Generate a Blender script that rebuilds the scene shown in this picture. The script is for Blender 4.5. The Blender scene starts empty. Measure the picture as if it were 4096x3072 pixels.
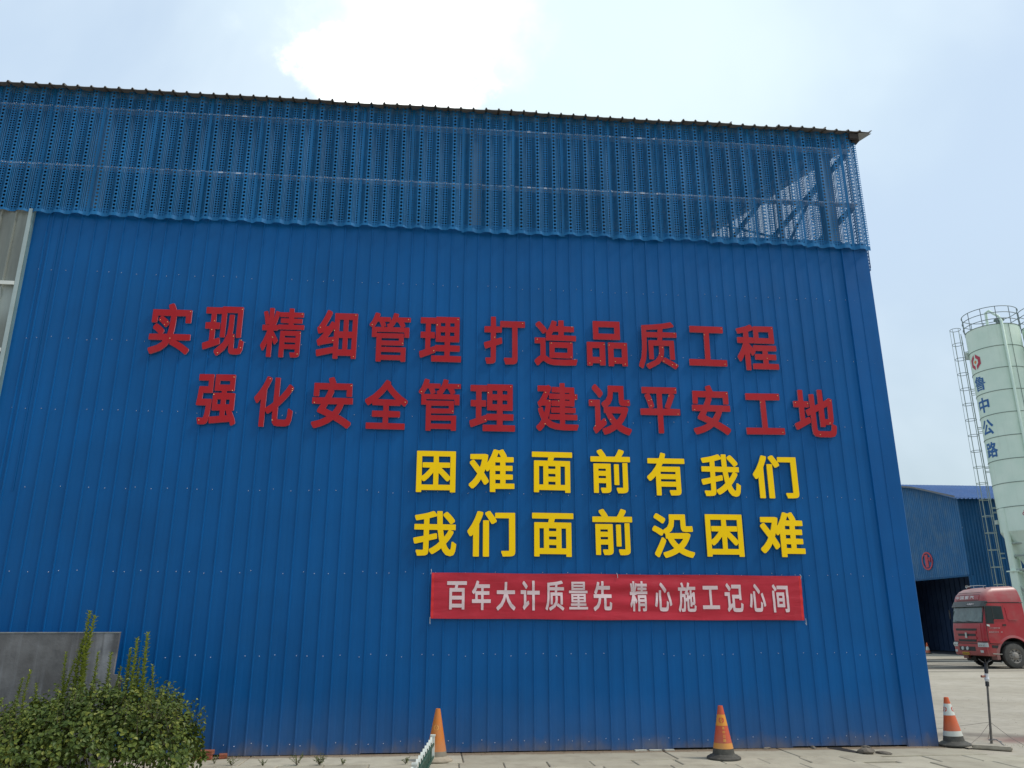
import bpy, bmesh, math, random
from mathutils import Vector, Matrix, noise
from mathutils.geometry import tessellate_polygon
rnd = random.Random(7)
sc = bpy.context.scene
C = sc.collection
R = math.radians

# ---------------------------------------------------------------- camera
cam = bpy.data.cameras.new('camera')
cam.sensor_width = 36.0
cam.lens = 27.815
cam.clip_start = 0.05
cam.clip_end = 6000
co = bpy.data.objects.new('camera', cam)
C.objects.link(co)
yaw, pitch, roll = 0.0942, 0.2969, -0.0009
f_ = Vector((math.sin(yaw)*math.cos(pitch), math.cos(yaw)*math.cos(pitch), math.sin(pitch)))
r0 = Vector((math.cos(yaw), -math.sin(yaw), 0)); u0 = r0.cross(f_)
r_ = r0*math.cos(roll) + u0*math.sin(roll); u_ = -r0*math.sin(roll) + u0*math.cos(roll)
M = Matrix((( r_.x, u_.x, -f_.x, 0), (r_.y, u_.y, -f_.y, -11.4), (r_.z, u_.z, -f_.z, 1.6), (0, 0, 0, 1)))
co.matrix_world = M
sc.camera = co

# ---------------------------------------------------------------- sky, sun, exposure
SUN_AZ, SUN_EL = R(106), R(52)            # azimuth from +Y towards +X
w = bpy.data.worlds.new('World'); sc.world = w; w.use_nodes = True
nt = w.node_tree; N = nt.nodes; Lk = nt.links
for n in list(N): N.remove(n)
out = N.new('ShaderNodeOutputWorld'); bg = N.new('ShaderNodeBackground'); Lk.new(bg.outputs[0], out.inputs[0])
bg.inputs['Strength'].default_value = 0.1
sky = N.new('ShaderNodeTexSky'); sky.sky_type = 'NISHITA'; sky.sun_disc = False
sky.sun_elevation = SUN_EL; sky.sun_rotation = SUN_AZ; sky.dust_density = 3.0; sky.air_density = 1.0
tc = N.new('ShaderNodeTexCoord')
def wm(op, a, b=None, clamp=False):
    n = N.new('ShaderNodeMath'); n.operation = op; n.use_clamp = clamp
    for i, v in enumerate((a, b)):
        if v is None: continue
        if isinstance(v, (int, float)): n.inputs[i].default_value = v
        else: Lk.new(v, n.inputs[i])
    return n.outputs[0]
def wmix(fac, a, b):
    n = N.new('ShaderNodeMix'); n.data_type = 'RGBA'
    for s, v in ((n.inputs[0], fac), (n.inputs[6], a), (n.inputs[7], b)):
        if isinstance(v, (int, float)): s.default_value = v
        elif isinstance(v, tuple): s.default_value = (*v, 1)
        else: Lk.new(v, s)
    return n.outputs[2]
def wnoise(scale, detail, rough=.55, vec=None, dist=0.0):
    n = N.new('ShaderNodeTexNoise'); n.inputs['Scale'].default_value = scale; n.inputs['Detail'].default_value = detail
    n.inputs['Roughness'].default_value = rough; n.inputs['Distortion'].default_value = dist
    Lk.new(vec or tc.outputs['Generated'], n.inputs['Vector']); return n
def wblob(d, r0_, r1_, dist):
    v = N.new('ShaderNodeVectorMath'); v.operation = 'DISTANCE'
    Lk.new(tc.outputs['Generated'], v.inputs[0]); v.inputs[1].default_value = d
    x = wm('ADD', v.outputs['Value'], dist)
    mr = N.new('ShaderNodeMapRange'); mr.interpolation_type = 'SMOOTHSTEP'
    Lk.new(x, mr.inputs[0]); mr.inputs[1].default_value = r0_; mr.inputs[2].default_value = r1_
    mr.inputs[3].default_value = 1; mr.inputs[4].default_value = 0
    return mr.outputs[0]
sep = N.new('ShaderNodeSeparateXYZ'); Lk.new(tc.outputs['Generated'], sep.inputs[0])
el = wm('MAXIMUM', sep.outputs[2], 0.0)
mr = N.new('ShaderNodeMapRange'); mr.interpolation_type = 'SMOOTHSTEP'
Lk.new(el, mr.inputs[0]); mr.inputs[1].default_value = 0.0; mr.inputs[2].default_value = 0.45
veil = wmix(mr.outputs[0], (4.6, 5.65, 5.95), (5.5, 6.85, 8.4))
base = wmix(0.86, sky.outputs[0], veil)
n1 = wnoise(2.2, 5, .55, dist=.4)
mr2 = N.new('ShaderNodeMapRange'); mr2.interpolation_type = 'SMOOTHSTEP'; Lk.new(n1.outputs['Fac'], mr2.inputs[0])
mr2.inputs[1].default_value = .40; mr2.inputs[2].default_value = .72
thin = wm('MULTIPLY', mr2.outputs[0], .6)
c1 = wmix(thin, base, (7.0, 8.1, 8.9))
n2 = wnoise(5.5, 9, .6)
nd = wm('MULTIPLY', wm('SUBTRACT', n2.outputs['Fac'], .5), .34)
n3 = wnoise(2.5, 4, .5)
nd2 = wm('MULTIPLY', wm('SUBTRACT', n3.outputs['Fac'], .5), .5)
soft = wblob((0.12, 0.72, 0.68), .10, .42, nd2)
c2 = wmix(wm('MULTIPLY', soft, .8), c1, (7.5, 8.9, 9.2))
core = wblob((-0.055, 0.785, 0.615), .070, .125, nd)
core2 = wblob((-0.04, 0.73, 0.68), .06, .17, nd)
cc = wm('MAXIMUM', core, wm('MULTIPLY', core2, .35))
c3 = wmix(cc, c2, (14.0, 14.4, 14.2))
Lk.new(c3, bg.inputs['Color'])

sl = bpy.data.lights.new('sun', 'SUN'); sl.energy = 2.1; sl.angle = R(12); sl.color = (1, .95, .87)
so = bpy.data.objects.new('sun', sl); C.objects.link(so)
sd = Vector((math.sin(SUN_AZ)*math.cos(SUN_EL), math.cos(SUN_AZ)*math.cos(SUN_EL), math.sin(SUN_EL)))
so.rotation_euler = (-sd).to_track_quat('-Z', 'Y').to_euler()
sc.view_settings.view_transform = 'Standard'; sc.view_settings.look = 'None'
sc.view_settings.exposure = 0.26; sc.view_settings.gamma = 1.0; sc.view_settings.use_curve_mapping = False
sc.cycles.transparent_max_bounces = 16
sc.cycles.max_bounces = 6

# ---------------------------------------------------------------- helpers
def tag(o, label=None, cat=None, group=None, kind=None):
    if label: o['label'] = label
    if cat: o['category'] = cat
    if group: o['group'] = group
    if kind: o['kind'] = kind
    return o
def empty(name, loc=(0, 0, 0), rz=0.0, label=None, cat=None, group=None):
    o = bpy.data.objects.new(name, None); C.objects.link(o); o.location = loc; o.rotation_euler = (0, 0, rz)
    o.empty_display_size = .2
    return tag(o, label, cat, group)
def link(name, me, mats=None, parent=None, loc=(0, 0, 0), rot=(0, 0, 0)):
    if mats is not None and len(me.materials) == 0:
        for m in (mats if isinstance(mats, (list, tuple)) else [mats]): me.materials.append(m)
    o = bpy.data.objects.new(name, me); C.objects.link(o); o.location = loc; o.rotation_euler = rot
    if parent: o.parent = parent
    return o
def copy_tree(root, parent=None):
    c = root.copy(); C.objects.link(c)
    if parent: c.parent = parent
    for ch in [x for x in C.objects if x.parent == root]: copy_tree(ch, c)
    return c
class MB:
    def __init__(s): s.v = []; s.f = []; s.m = []
    def poly(s, pts, mi=0):
        b = len(s.v); s.v += [tuple(p) for p in pts]; s.f.append(tuple(range(b, b+len(pts)))); s.m.append(mi)
    def box(s, x0, x1, y0, y1, z0, z1, mi=0, mtx=None):
        P = [(x, y, z) for z in (z0, z1) for y in (y0, y1) for x in (x0, x1)]
        if mtx is not None: P = [tuple(mtx @ Vector(p)) for p in P]
        b = len(s.v); s.v += P
        for q in ((0, 2, 3, 1), (4, 5, 7, 6), (0, 1, 5, 4), (2, 6, 7, 3), (0, 4, 6, 2), (1, 3, 7, 5)):
            s.f.append(tuple(b+i for i in q)); s.m.append(mi)
        return s
    def tube(s, path, r, n=8, closed=False, mi=0, caps=True):
        path = [Vector(p) for p in path]; k = len(path); rings = []
        rr = r if isinstance(r, (list, tuple)) else [r]*k
        ref = None
        for i in range(k):
            a = path[(i-1) % k] if (i > 0 or closed) else path[i]
            b = path[(i+1) % k] if (i < k-1 or closed) else path[i]
            t = (b-a).normalized()
            if ref is None:
                ref = t.orthogonal().normalized()
            else:
                ref = (ref - t*ref.dot(t)).normalized()
            q = t.cross(ref)
            base = len(s.v)
            for j in range(n):
                an = 2*math.pi*j/n
                s.v.append(tuple(path[i] + rr[i]*(math.cos(an)*ref + math.sin(an)*q)))
            rings.append(base)
        for i in range(k if closed else k-1):
            a, b = rings[i], rings[(i+1) % k]
            for j in range(n):
                s.f.append((a+j, a+(j+1) % n, b+(j+1) % n, b+j)); s.m.append(mi)
        if not closed and caps:
            s.f.append(tuple(rings[0]+j for j in reversed(range(n)))); s.m.append(mi)
            s.f.append(tuple(rings[-1]+j for j in range(n))); s.m.append(mi)
        return s
    def lathe(s, prof, n=24, c=(0, 0, 0), axis='z', mis=None, cap0=True, cap1=True):
        base = len(s.v)
        for (r, h) in prof:
            for j in range(n):
                an = 2*math.pi*j/n; a, b = r*math.cos(an), r*math.sin(an)
                p = (a, b, h) if axis == 'z' else ((a, h, b) if axis == 'y' else (h, a, b))
                s.v.append((c[0]+p[0], c[1]+p[1], c[2]+p[2]))
        for i in range(len(prof)-1):
            for j in range(n):
                q = (base+i*n+j, base+i*n+(j+1) % n, base+(i+1)*n+(j+1) % n, base+(i+1)*n+j)
                if axis == 'y': q = q[::-1]
                s.f.append(q); s.m.append(mis[i] if mis else 0)
        if cap0: s.f.append(tuple(base+j for j in reversed(range(n)))); s.m.append(mis[0] if mis else 0)
        if cap1: s.f.append(tuple(base+(len(prof)-1)*n+j for j in range(n))); s.m.append(mis[-1] if mis else 0)
        return s
    def mesh(s, name, mats=None, smooth=None):
        me = bpy.data.meshes.new(name); me.from_pydata(s.v, [], s.f)
        if mats is not None:
            for m in (mats if isinstance(mats, (list, tuple)) else [mats]): me.materials.append(m)
        me.polygons.foreach_set('material_index', s.m)
        me.update()
        if smooth is not None:
            me.polygons.foreach_set('use_smooth', [True]*len(me.polygons))
            me.set_sharp_from_angle(angle=R(smooth))
        return me
    def build(s, name, mats, parent=None, smooth=None, loc=(0, 0, 0), rot=(0, 0, 0)):
        return link(name, s.mesh(name, mats, smooth), None, parent, loc, rot)

# ---------------------------------------------------------------- materials
class NT:
    def __init__(s, name):
        s.mat = bpy.data.materials.new(name); s.mat.use_nodes = True
        s.nt = s.mat.node_tree; s.N = s.nt.nodes; s.L = s.nt.links
        s.b = s.N['Principled BSDF']; s.o = s.N['Material Output']
        s.tc = s.N.new('ShaderNodeTexCoord'); s.geo = s.N.new('ShaderNodeNewGeometry')
    def put(s, sock, v):
        if isinstance(v, (int, float)): sock.default_value = v
        elif isinstance(v, tuple): sock.default_value = (*v, 1) if len(v) == 3 and sock.type == 'RGBA' else v
        elif v is not None: s.L.new(v, sock)
    def m(s, op, a, b=None, c=None, clamp=False):
        n = s.N.new('ShaderNodeMath'); n.operation = op; n.use_clamp = clamp
        for i, v in enumerate((a, b, c)):
            if v is not None: s.put(n.inputs[i], v)
        return n.outputs[0]
    def mix(s, fac, a, b, mode='MIX'):
        n = s.N.new('ShaderNodeMix'); n.data_type = 'RGBA'; n.blend_type = mode
        s.put(n.inputs[0], fac); s.put(n.inputs[6], a); s.put(n.inputs[7], b); return n.outputs[2]
    def rng(s, v, a, b, c=0.0, d=1.0, smooth=True):
        n = s.N.new('ShaderNodeMapRange'); n.interpolation_type = 'SMOOTHSTEP' if smooth else 'LINEAR'
        s.put(n.inputs[0], v)
        for i, x in enumerate((a, b, c, d)): n.inputs[i+1].default_value = x
        return n.outputs[0]
    def vec(s, src='obj', scale=(1, 1, 1)):
        v = s.tc.outputs['Object'] if src == 'obj' else s.geo.outputs['Position']
        n = s.N.new('ShaderNodeMapping'); s.L.new(v, n.inputs[0]); n.inputs['Scale'].default_value = scale
        return n.outputs[0]
    def noise(s, scale, detail=4, rough=.55, vec=None, dist=0.0):
        n = s.N.new('ShaderNodeTexNoise'); n.inputs['Scale'].default_value = scale
        n.inputs['Detail'].default_value = detail; n.inputs['Roughness'].default_value = rough
        n.inputs['Distortion'].default_value = dist
        s.L.new(vec if vec is not None else s.vec('pos'), n.inputs['Vector']); return n.outputs['Fac']
    def xyz(s, src='pos'):
        n = s.N.new('ShaderNodeSeparateXYZ')
        s.L.new(s.tc.outputs['Object'] if src == 'obj' else s.geo.outputs['Position'], n.inputs[0]); return n.outputs
    def bump(s, h, strength=.3, dist=.01):
        n = s.N.new('ShaderNodeBump'); s.put(n.inputs['Height'], h); n.inputs['Strength'].default_value = strength
        n.inputs['Distance'].default_value = dist; s.L.new(n.outputs[0], s.b.inputs['Normal'])
    def set(s, col=None, rough=None, metal=None, spec=None, **k):
        if col is not None: s.put(s.b.inputs['Base Color'], col)
        if rough is not None: s.put(s.b.inputs['Roughness'], rough)
        if metal is not None: s.put(s.b.inputs['Metallic'], metal)
        if spec is not None: s.put(s.b.inputs['Specular IOR Level'], spec)
        return s.mat
def simple(name, col, rough=.5, var=.15, scale=3.0, metal=0.0, spec=.5, dirt=0.0, dirtcol=(.25, .21, .16), bump=0.0, src='pos'):
    t = NT(name)
    n = t.noise(scale, 5, .6, t.vec(src))
    k = t.rng(n, .3, .7, 1-var, 1+var, False)
    c = t.mix(1.0, col, t.mix(0.0, (1, 1, 1), (1, 1, 1)), 'MULTIPLY')
    vm = t.N.new('ShaderNodeVectorMath'); vm.operation = 'SCALE'
    vm.inputs[0].default_value = col; t.L.new(k, vm.inputs['Scale'])
    c = vm.outputs[0]
    if dirt:
        n2 = t.noise(scale*2.3, 7, .65, t.vec(src))
        c = t.mix(t.m('MULTIPLY', t.rng(n2, .42, .75), dirt), c, dirtcol)
    t.set(c, rough, metal, spec)
    if bump:
        t.bump(t.noise(scale*12, 4, .6, t.vec(src)), bump, .01)
    return t.mat

def dustpaint(name, col, rough=.42, dustcol=(.22, .24, .24), dust=.25, lowdirt=True, streak=.25, spec=.5, var=.12):
    t = NT(name)
    big = t.rng(t.noise(.55, 4, .6), .3, .7, 1-var, 1+var, False)
    st = t.rng(t.noise(1.0, 6, .62, t.vec('pos', (9, 9, .35))), .30, .75, 1-var*.45, 1+var*.45, False)
    vm = t.N.new('ShaderNodeVectorMath'); vm.operation = 'SCALE'; vm.inputs[0].default_value = col
    t.L.new(t.m('MULTIPLY', big, st), vm.inputs['Scale'])
    c = vm.outputs[0]
    d = t.m('MULTIPLY', t.rng(t.noise(2.3, 8, .68, t.vec('pos', (1, 1, .5))), .40, .80), dust)
    c = t.mix(d, c, dustcol)
    sp = t.rng(t.noise(60, 3, .6), .62, .78)
    c = t.mix(t.m('MULTIPLY', sp, dust*.6), c, dustcol)
    if lowdirt:
        z = t.xyz()[2]
        zz = t.m('ADD', z, t.m('MULTIPLY', t.m('SUBTRACT', t.noise(3.5, 6, .65, t.vec('pos', (1, 1, .6))), .5), .5))
        c = t.mix(t.rng(zz, -.10, .20, .60, 0.0), c, (.21, .165, .12))
        c = t.mix(t.rng(zz, .0, .9, .10, 0.0), c, (.24, .22, .19))
    t.set(c, t.rng(t.noise(4, 5, .6), .3, .7, rough-.06, rough+.12, False), 0.0, spec)
    t.bump(t.noise(1.3, 3, .5, t.vec('pos', (1.4, 1.4, .8))), .12, .03)
    return t.mat

BLUE = dustpaint('blue_steel_sheet', (.0006, .085, .27), dust=.07, dustcol=(.03, .14, .28), spec=.18)
BLUE_TRIM = dustpaint('blue_trim', (.0006, .082, .27), dust=.07, dustcol=(.03, .14, .28), spec=.18)
REAR = dustpaint('rear_gable_sheet', (.010, .115, .28), rough=.6, dustcol=(.13, .20, .25), dust=.55, lowdirt=False)
REAR_S = dustpaint('rear_side_sheet', (.002, .065, .17), spec=.2, rough=.55, dustcol=(.05, .10, .15), dust=.3, lowdirt=False)
REAR_ROOF = dustpaint('rear_roof_sheet', (.075, .17, .38), rough=.5, dustcol=(.16, .22, .38), dust=.4, lowdirt=False)
ROOF = simple('roof_sheet_weathered', (.17, .15, .13), .7, .25, 2.5, dirt=.5, dirtcol=(.06, .055, .05))
ROOF_TOP = ROOF
STEEL = simple('painted_steel_frame', (.13, .14, .15), .55, .15)
GIRT = simple('galvanised_purlin', (.50, .54, .62), .5, .15, metal=.3)
SCREW = simple('screw_head', (.55, .55, .62), .4, .1, metal=.3)
INNER = simple('inner_liner', (.03, .05, .09), .7, .15)
FRP = NT('translucent_roof_light_sheet')
_n = FRP.rng(FRP.noise(1.2, 6, .65, FRP.vec('pos', (6, 6, .5))), .3, .75)
_z = FRP.xyz()[2]
_c = FRP.mix(_n, (.155, .165, .145), (.24, .26, .23))
_c = FRP.mix(FRP.m('MULTIPLY', FRP.rng(FRP.m('ABSOLUTE', FRP.m('SUBTRACT', _z, 6.15)), .05, .45, 1, 0), .5), _c, (.42, .48, .46))
FRP.set(_c, .45); FRP = FRP.mat
PALE = simple('pale_green_trim', (.33, .40, .40), .5, .1)
WHITEBAR = simple('white_batten', (.62, .64, .60), .5, .12)

# perforated sheet: holes are a mask in sheet coordinates (x across the sheet, z up)
def perforated(name, col, zbot):
    t = NT(name)
    P = 0.2717
    X = t.xyz('obj')[0]; Z = t.xyz('obj')[2]
    u = t.m('SUBTRACT', t.m('MODULO', t.m('ADD', X, P*10), P), P/2)
    au = t.m('ABSOLUTE', u)
    v = t.m('SUBTRACT', P/2, au)
    def cell(coord, step): return t.m('SUBTRACT', t.m('MODULO', t.m('ADD', coord, step*4000), step), step/2)
    zc = cell(Z, .062)
    big = t.m('LESS_THAN', t.m('ADD', t.m('MULTIPLY', u, u), t.m('MULTIPLY', zc, zc)), .0195**2)
    zc2 = cell(Z, .043); dv = t.m('SUBTRACT', v, .021)
    dbl = t.m('LESS_THAN', t.m('ADD', t.m('MULTIPLY', dv, dv), t.m('MULTIPLY', zc2, zc2)), .0132**2)
    inside = t.m('MULTIPLY', t.m('GREATER_THAN', X, .014), t.m('LESS_THAN', X, .80))
    dbl = t.m('MULTIPLY', dbl, inside)
    mx = t.m('ABSOLUTE', cell(X, .0175)); mz = t.m('ABSOLUTE', cell(Z, .0175))
    grid = t.m('LESS_THAN', t.m('MAXIMUM', mx, mz), .0060)
    grid = t.m('MULTIPLY', grid, t.m('MULTIPLY', t.m('GREATER_THAN', v, .042), t.m('GREATER_THAN', au, .030)))
    h = t.m('MAXIMUM', big, t.m('MAXIMUM', dbl, grid))
    h = t.m('MULTIPLY', h, t.m('GREATER_THAN', t.geo and t.xyz('pos')[2], zbot+.05))
    c = t.mix(t.rng(t.noise(1.4, 6, .65, t.vec('pos', (1, 1, .4))), .35, .75), col, tuple(min(1, x*1.4+.006) for x in col))
    c = t.mix(t.m('MULTIPLY', t.rng(t.noise(7, 5, .65, t.vec('pos', (3, 3, .3))), .5, .8), .35), c, (.06, .16, .28))
    t.set(c, .5, 0, .2)
    tr = t.N.new('ShaderNodeBsdfTransparent'); mixn = t.N.new('ShaderNodeMixShader')
    t.L.new(h, mixn.inputs[0]); t.L.new(t.b.outputs[0], mixn.inputs[1]); t.L.new(tr.outputs[0], mixn.inputs[2])
    t.L.new(mixn.outputs[0], t.o.inputs['Surface'])
    return t.mat
PERF = perforated('perforated_blue_sheet', (.007, .115, .285), 7.60)
PERF_G = perforated('perforated_blue_sheet_gable', (.010, .13, .30), 7.30)

# ---------------------------------------------------------------- ground
def ssm(a, b, x):
    t = max(0, min(1, (x-a)/(b-a))); return t*t*(3-2*t)
def gz(x, y):
    d = max(ssm(1, 22, y), ssm(9, 40, x))
    z = -.02 - .18*d
    if x > 7.3 or y > .5: z += .012*noise.noise((x*.6, y*.6, 3))*ssm(7.3, 8.5, max(x, y+7))
    return z
xs = sorted(set([-2500, -800, -300, -120, -60, -35, -22, -15, -11, 110, 160, 300, 800, 2500]+[-9+i*.75 for i in range(64)]+[40+i*5 for i in range(14)]))
ys = sorted(set([-1500, -500, -150, -60, -30, -18, -14, 110, 160, 300, 800, 1600, 3500]+[-11+i*.75 for i in range(80)]+[50+i*5 for i in range(12)]))
mb = MB()
for y in ys:
    for x in xs: mb.v.append((x, y, gz(x, y)))
for j in range(len(ys)-1):
    for i in range(len(xs)-1):
        a = j*len(xs)+i; mb.f.append((a, a+1, a+1+len(xs), a+len(xs))); mb.m.append(0)
t = NT('dusty_concrete_yard')
n1 = t.noise(.35, 7, .65); n2 = t.noise(4, 6, .65); n3 = t.noise(28, 5, .7)
c = t.mix(t.rng(n1, .3, .7), (.37, .325, .25), (.455, .405, .325))
c = t.mix(t.m('MULTIPLY', t.rng(n2, .35, .75), .5), c, (.26, .235, .185))
c = t.mix(t.m('MULTIPLY', t.rng(n3, .55, .75), .35), c, (.20, .18, .14))
tr1 = t.rng(t.noise(1.0, 6, .6, t.vec('pos', (.035, .85, 1)), .6), .43, .56)
Y = t.xyz()[1]; Xp = t.xyz()[0]
band = t.m('MULTIPLY', t.rng(Y, 19, 24), t.rng(Y, 33, 37, 1, 0))
c = t.mix(t.m('MULTIPLY', t.m('MULTIPLY', tr1, band), 1.0), c, (.065, .06, .05))
tr2 = t.rng(t.noise(1.0, 5, .6, t.vec('pos', (.10, 1.6, 1)), .5), .52, .72)
c = t.mix(t.m('MULTIPLY', tr2, .30), c, (.20, .175, .13))
wet = t.m('MULTIPLY', t.rng(t.noise(1.4, 5, .6), .35, .6), t.m('MULTIPLY', t.rng(t.m('ABSOLUTE', t.m('SUBTRACT', t.m('ADD', Y, t.m('MULTIPLY', Xp, .55)), 5.55)), .25, .9, 1, 0), t.rng(Xp, 7.2, 7.9)))
c = t.mix(t.m('MULTIPLY', wet, .7), c, (.13, .105, .085))
redp = t.m('MULTIPLY', t.rng(t.m('ADD', t.m('ABSOLUTE', t.m('SUBTRACT', Y, .55)), t.m('MULTIPLY', t.noise(3, 4), .3)), .2, .65, 1, 0), t.m('MULTIPLY', t.rng(Xp, 8.0, 8.4), t.rng(Xp, 9.2, 9.8, 1, 0)))
c = t.mix(t.m('MULTIPLY', redp, .4), c, (.26, .10, .09))
t.set(c, .9, 0, .25); t.bump(t.m('ADD', n3, t.m('MULTIPLY', n2, .6)), .5, .012)
tag(mb.build('ground', t.mat, smooth=60), 'pale dusty concrete yard with dark tyre tracks', kind='structure')

# paving along the wall: every slab is a piece
t = NT('paving_concrete')
oi = t.N.new('ShaderNodeObjectInfo')
c = t.mix(oi.outputs['Random'], (.37, .335, .255), (.46, .42, .325))
c = t.mix(t.m('MULTIPLY', t.rng(t.noise(3, 7, .65), .4, .75), .55), c, (.24, .205, .155))
c = t.mix(t.m('MULTIPLY', t.rng(t.noise(40, 5, .7), .55, .75), .4), c, (.19, .17, .14))
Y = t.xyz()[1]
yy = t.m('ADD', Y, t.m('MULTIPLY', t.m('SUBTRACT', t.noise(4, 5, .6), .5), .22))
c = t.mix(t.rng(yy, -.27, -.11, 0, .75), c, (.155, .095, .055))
t.set(c, .9, 0, .25); t.bump(t.noise(30, 6, .7), .4, .006)
PAVE = t.mat
pav = tag(empty('pavement', (0, -1, 0)), 'narrow pavement of pale slabs along the foot of the blue wall', kind='structure')
def slab(x0, x1, y0, y1, ztop=0.0, tilt=0.0):
    mb = MB(); g = .008; cx, cy = (x0+x1)/2, (y0+y1)/2; hx, hy = (x1-x0)/2-g, (y1-y0)/2-g
    k = .008
    lo = [(-hx, -hy), (hx, -hy), (hx, hy), (-hx, hy)]
    j = [(rnd.uniform(-.006, .006), rnd.uniform(-.006, .006)) for _ in lo]
    P0 = [(x+a, y+b, -.06) for (x, y), (a, b) in zip(lo, j)]
    P1 = [(x+a, y+b, -.008) for (x, y), (a, b) in zip(lo, j)]
    P2 = [((x+a)*(1-k/hx), (y+b)*(1-k/hy), 0) for (x, y), (a, b) in zip(lo, j)]
    mb.v = P0+P1+P2
    for b in (0, 4):
        for i in range(4): mb.f.append((b+i, b+(i+1) % 4, b+4+(i+1) % 4, b+4+i)); mb.m.append(0)
    mb.f.append((8, 9, 10, 11)); mb.m.append(0)
    o = mb.build('paving_slab', PAVE, None, loc=(cx, cy, ztop), rot=(rnd.uniform(-tilt, tilt), rnd.uniform(-tilt, tilt), rnd.uniform(-tilt, tilt)*2))
    o.parent = pav; o.matrix_parent_inverse = Matrix.Translation((0, 1, 0))
x = -9.2
while x < 7.2:
    L = rnd.choice((1.6, 2.1, 2.7)); L = min(L, 7.25-x)
    slab(x, x+L, -.745, .06, .0, .002); x += L
x = -9.92
while x < 8.6:
    slab(x+.0, x+.54, -1.165-(.10 if x > 5.2 else 0), -.75-(.07 if x > 5.6 else 0), rnd.uniform(-.006, .003), .006); x += .54
x = -10.1
while x < 9.2:
    slab(x, x+.81, -1.83, -1.175-(.10 if x > 4.8 else 0), rnd.uniform(-.006, .003), .005); x += .81

# ---------------------------------------------------------------- main building
bld = empty('factory_building', (0, 0, 0), 0, 'large blue corrugated steel shed with a perforated band under its eave', 'building')
RP = .209; SW = 4*RP
def sheet_mesh(name, z0, z1, mats, n=4, ztop=None, rib=.012, jit=0.0):
    """ribbed steel sheet, x across, ribs towards -y; ztop(x) gives a raking top"""
    prof = []
    for k in range(n):
        b = k*RP
        prof += [(b+.002, -.003), (b+.010, -rib), (b+.026, -rib), (b+.031, 0), (b+.11, .0015)]
    prof += [(n*RP+.002, -.002), (n*RP+.010, -rib+.002), (n*RP+.022, -rib+.002)]
    mb = MB()
    for (x, y) in prof: mb.v += [(x, y, z0), (x, y, (z1 if ztop is None else ztop(x)))]
    for i in range(len(prof)-1):
        mb.f.append((2*i, 2*i+2, 2*i+3, 2*i+1)); mb.m.append(0)
    return mb.mesh(name, mats)
EAVE0 = 9.80; SL = .275
def roofz(y): return EAVE0 + SL*min(y, 20-y)
m_full = sheet_mesh('wall_panel', .015, 7.75, BLUE)
m_low = sheet_mesh('wall_panel', .015, 3.40, BLUE)
x = 6.585-SW
k = 0
while x > -15:
    inlight = x < -6.24-.3 and x > -9.0
    o = link('wall_panel', m_low if inlight else m_full, None, bld, (x + (0 if not inlight else 0), -.002*(k % 2)+rnd.uniform(-.0015, .0015), rnd.uniform(-.012, .012)), (0, 0, R(rnd.uniform(-.12, .12))))
    x -= SW; k += 1
xl = x+SW
link('wall_panel', sheet_mesh('wall_panel', 3.38, 7.75, BLUE, n=2), None, bld, (-6.235, .003, 0))
# strip of wall between the last full panel and the light strip
# corner flashing, hangs a little lower
mb = MB()
pr = [(6.575, -.004), (6.585, -.030), (6.60, -.030), (6.607, -.012), (6.80, -.010), (6.805, -.016), (6.812, -.010), (7.035, -.014), (7.045, -.004), (7.045, .30)]
for i, (a, b) in enumerate(pr): mb.v += [(a, b, -.012), (a, b, 7.72)]
for i in range(len(pr)-1): mb.f.append((2*i, 2*i+2, 2*i+3, 2*i+1)); mb.m.append(0)
mb.build('corner_flashing', BLUE_TRIM, bld)
# right (gable) side sheets, back and left walls
m_side = sheet_mesh('wall_panel', .0, 7.5, BLUE)
y = .30
while y < 19.9:
    link('wall_panel', m_side, None, bld, (7.04, y, gz(7.1, y)+.03), (0, 0, R(90))); y += SW
mb = MB(); mb.box(-15.3, 7.0, 20.0, 20.02, 0, 9.8); mb.build('back_wall', BLUE, bld)
mb = MB()
pts = [(-15.32, 0, -.2), (-15.32, 20, -.2), (-15.32, 20, 9.8), (-15.32, 10, roofz(10)), (-15.32, 0, 9.8)]
mb.poly(pts); mb.build('left_wall', BLUE, bld)
mb = MB(); mb.box(-15.2, 6.95, .2, 19.9, -.19, .004); mb.build('inner_floor', simple('inner_floor', (.12, .11, .10), .9), bld)
# perforated band, front
def perf_mesh(zb, ztf, W=.815, amp=.054, mat=PERF):
    n = 48; mb = MB(); P = .2717
    for i in range(n+1):
        x = W*i/n*1.035
        u = (x % P)/P; q = abs(u-.5)*2; yv = -.012 - amp*ssm(0, 1, (.80-q)/.55)
        if x > W: yv = -.008
        mb.v += [(x, yv, zb), (x, yv, ztf(x))]
    for i in range(n): mb.f.append((2*i, 2*i+2, 2*i+3, 2*i+1)); mb.m.append(0)
    return mb.mesh('perforated_sheet', mat, 30)
pm = perf_mesh(7.60, lambda x: 9.82)
x = 3.52+.815*4
first = True
mlast = None
while x > -15.4:
    if first:
        # narrow last piece that ends at the corner
        link('perforated_sheet', perf_mesh(7.585, lambda q: 9.84, W=.30), None, bld, (x, -.032, 0)); first = False
    else:
        link('perforated_sheet', pm, None, bld, (x, -.036+rnd.uniform(-.004, .004), rnd.uniform(-.018, .018)), (R(rnd.uniform(-.06, .06)), R(rnd.uniform(-.07, .07)), R(rnd.uniform(-.1, .1))))
    x -= .815
# perforated band, right gable (its top follows the roof)
y = .02; k = 0
while y < 19.6:
    me = perf_mesh(7.30, lambda q, y=y: roofz(y+q)+.02, mat=PERF_G)
    link('perforated_sheet', me, None, bld, (7.075, y, 0), (0, 0, R(90))); y += .815
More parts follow.
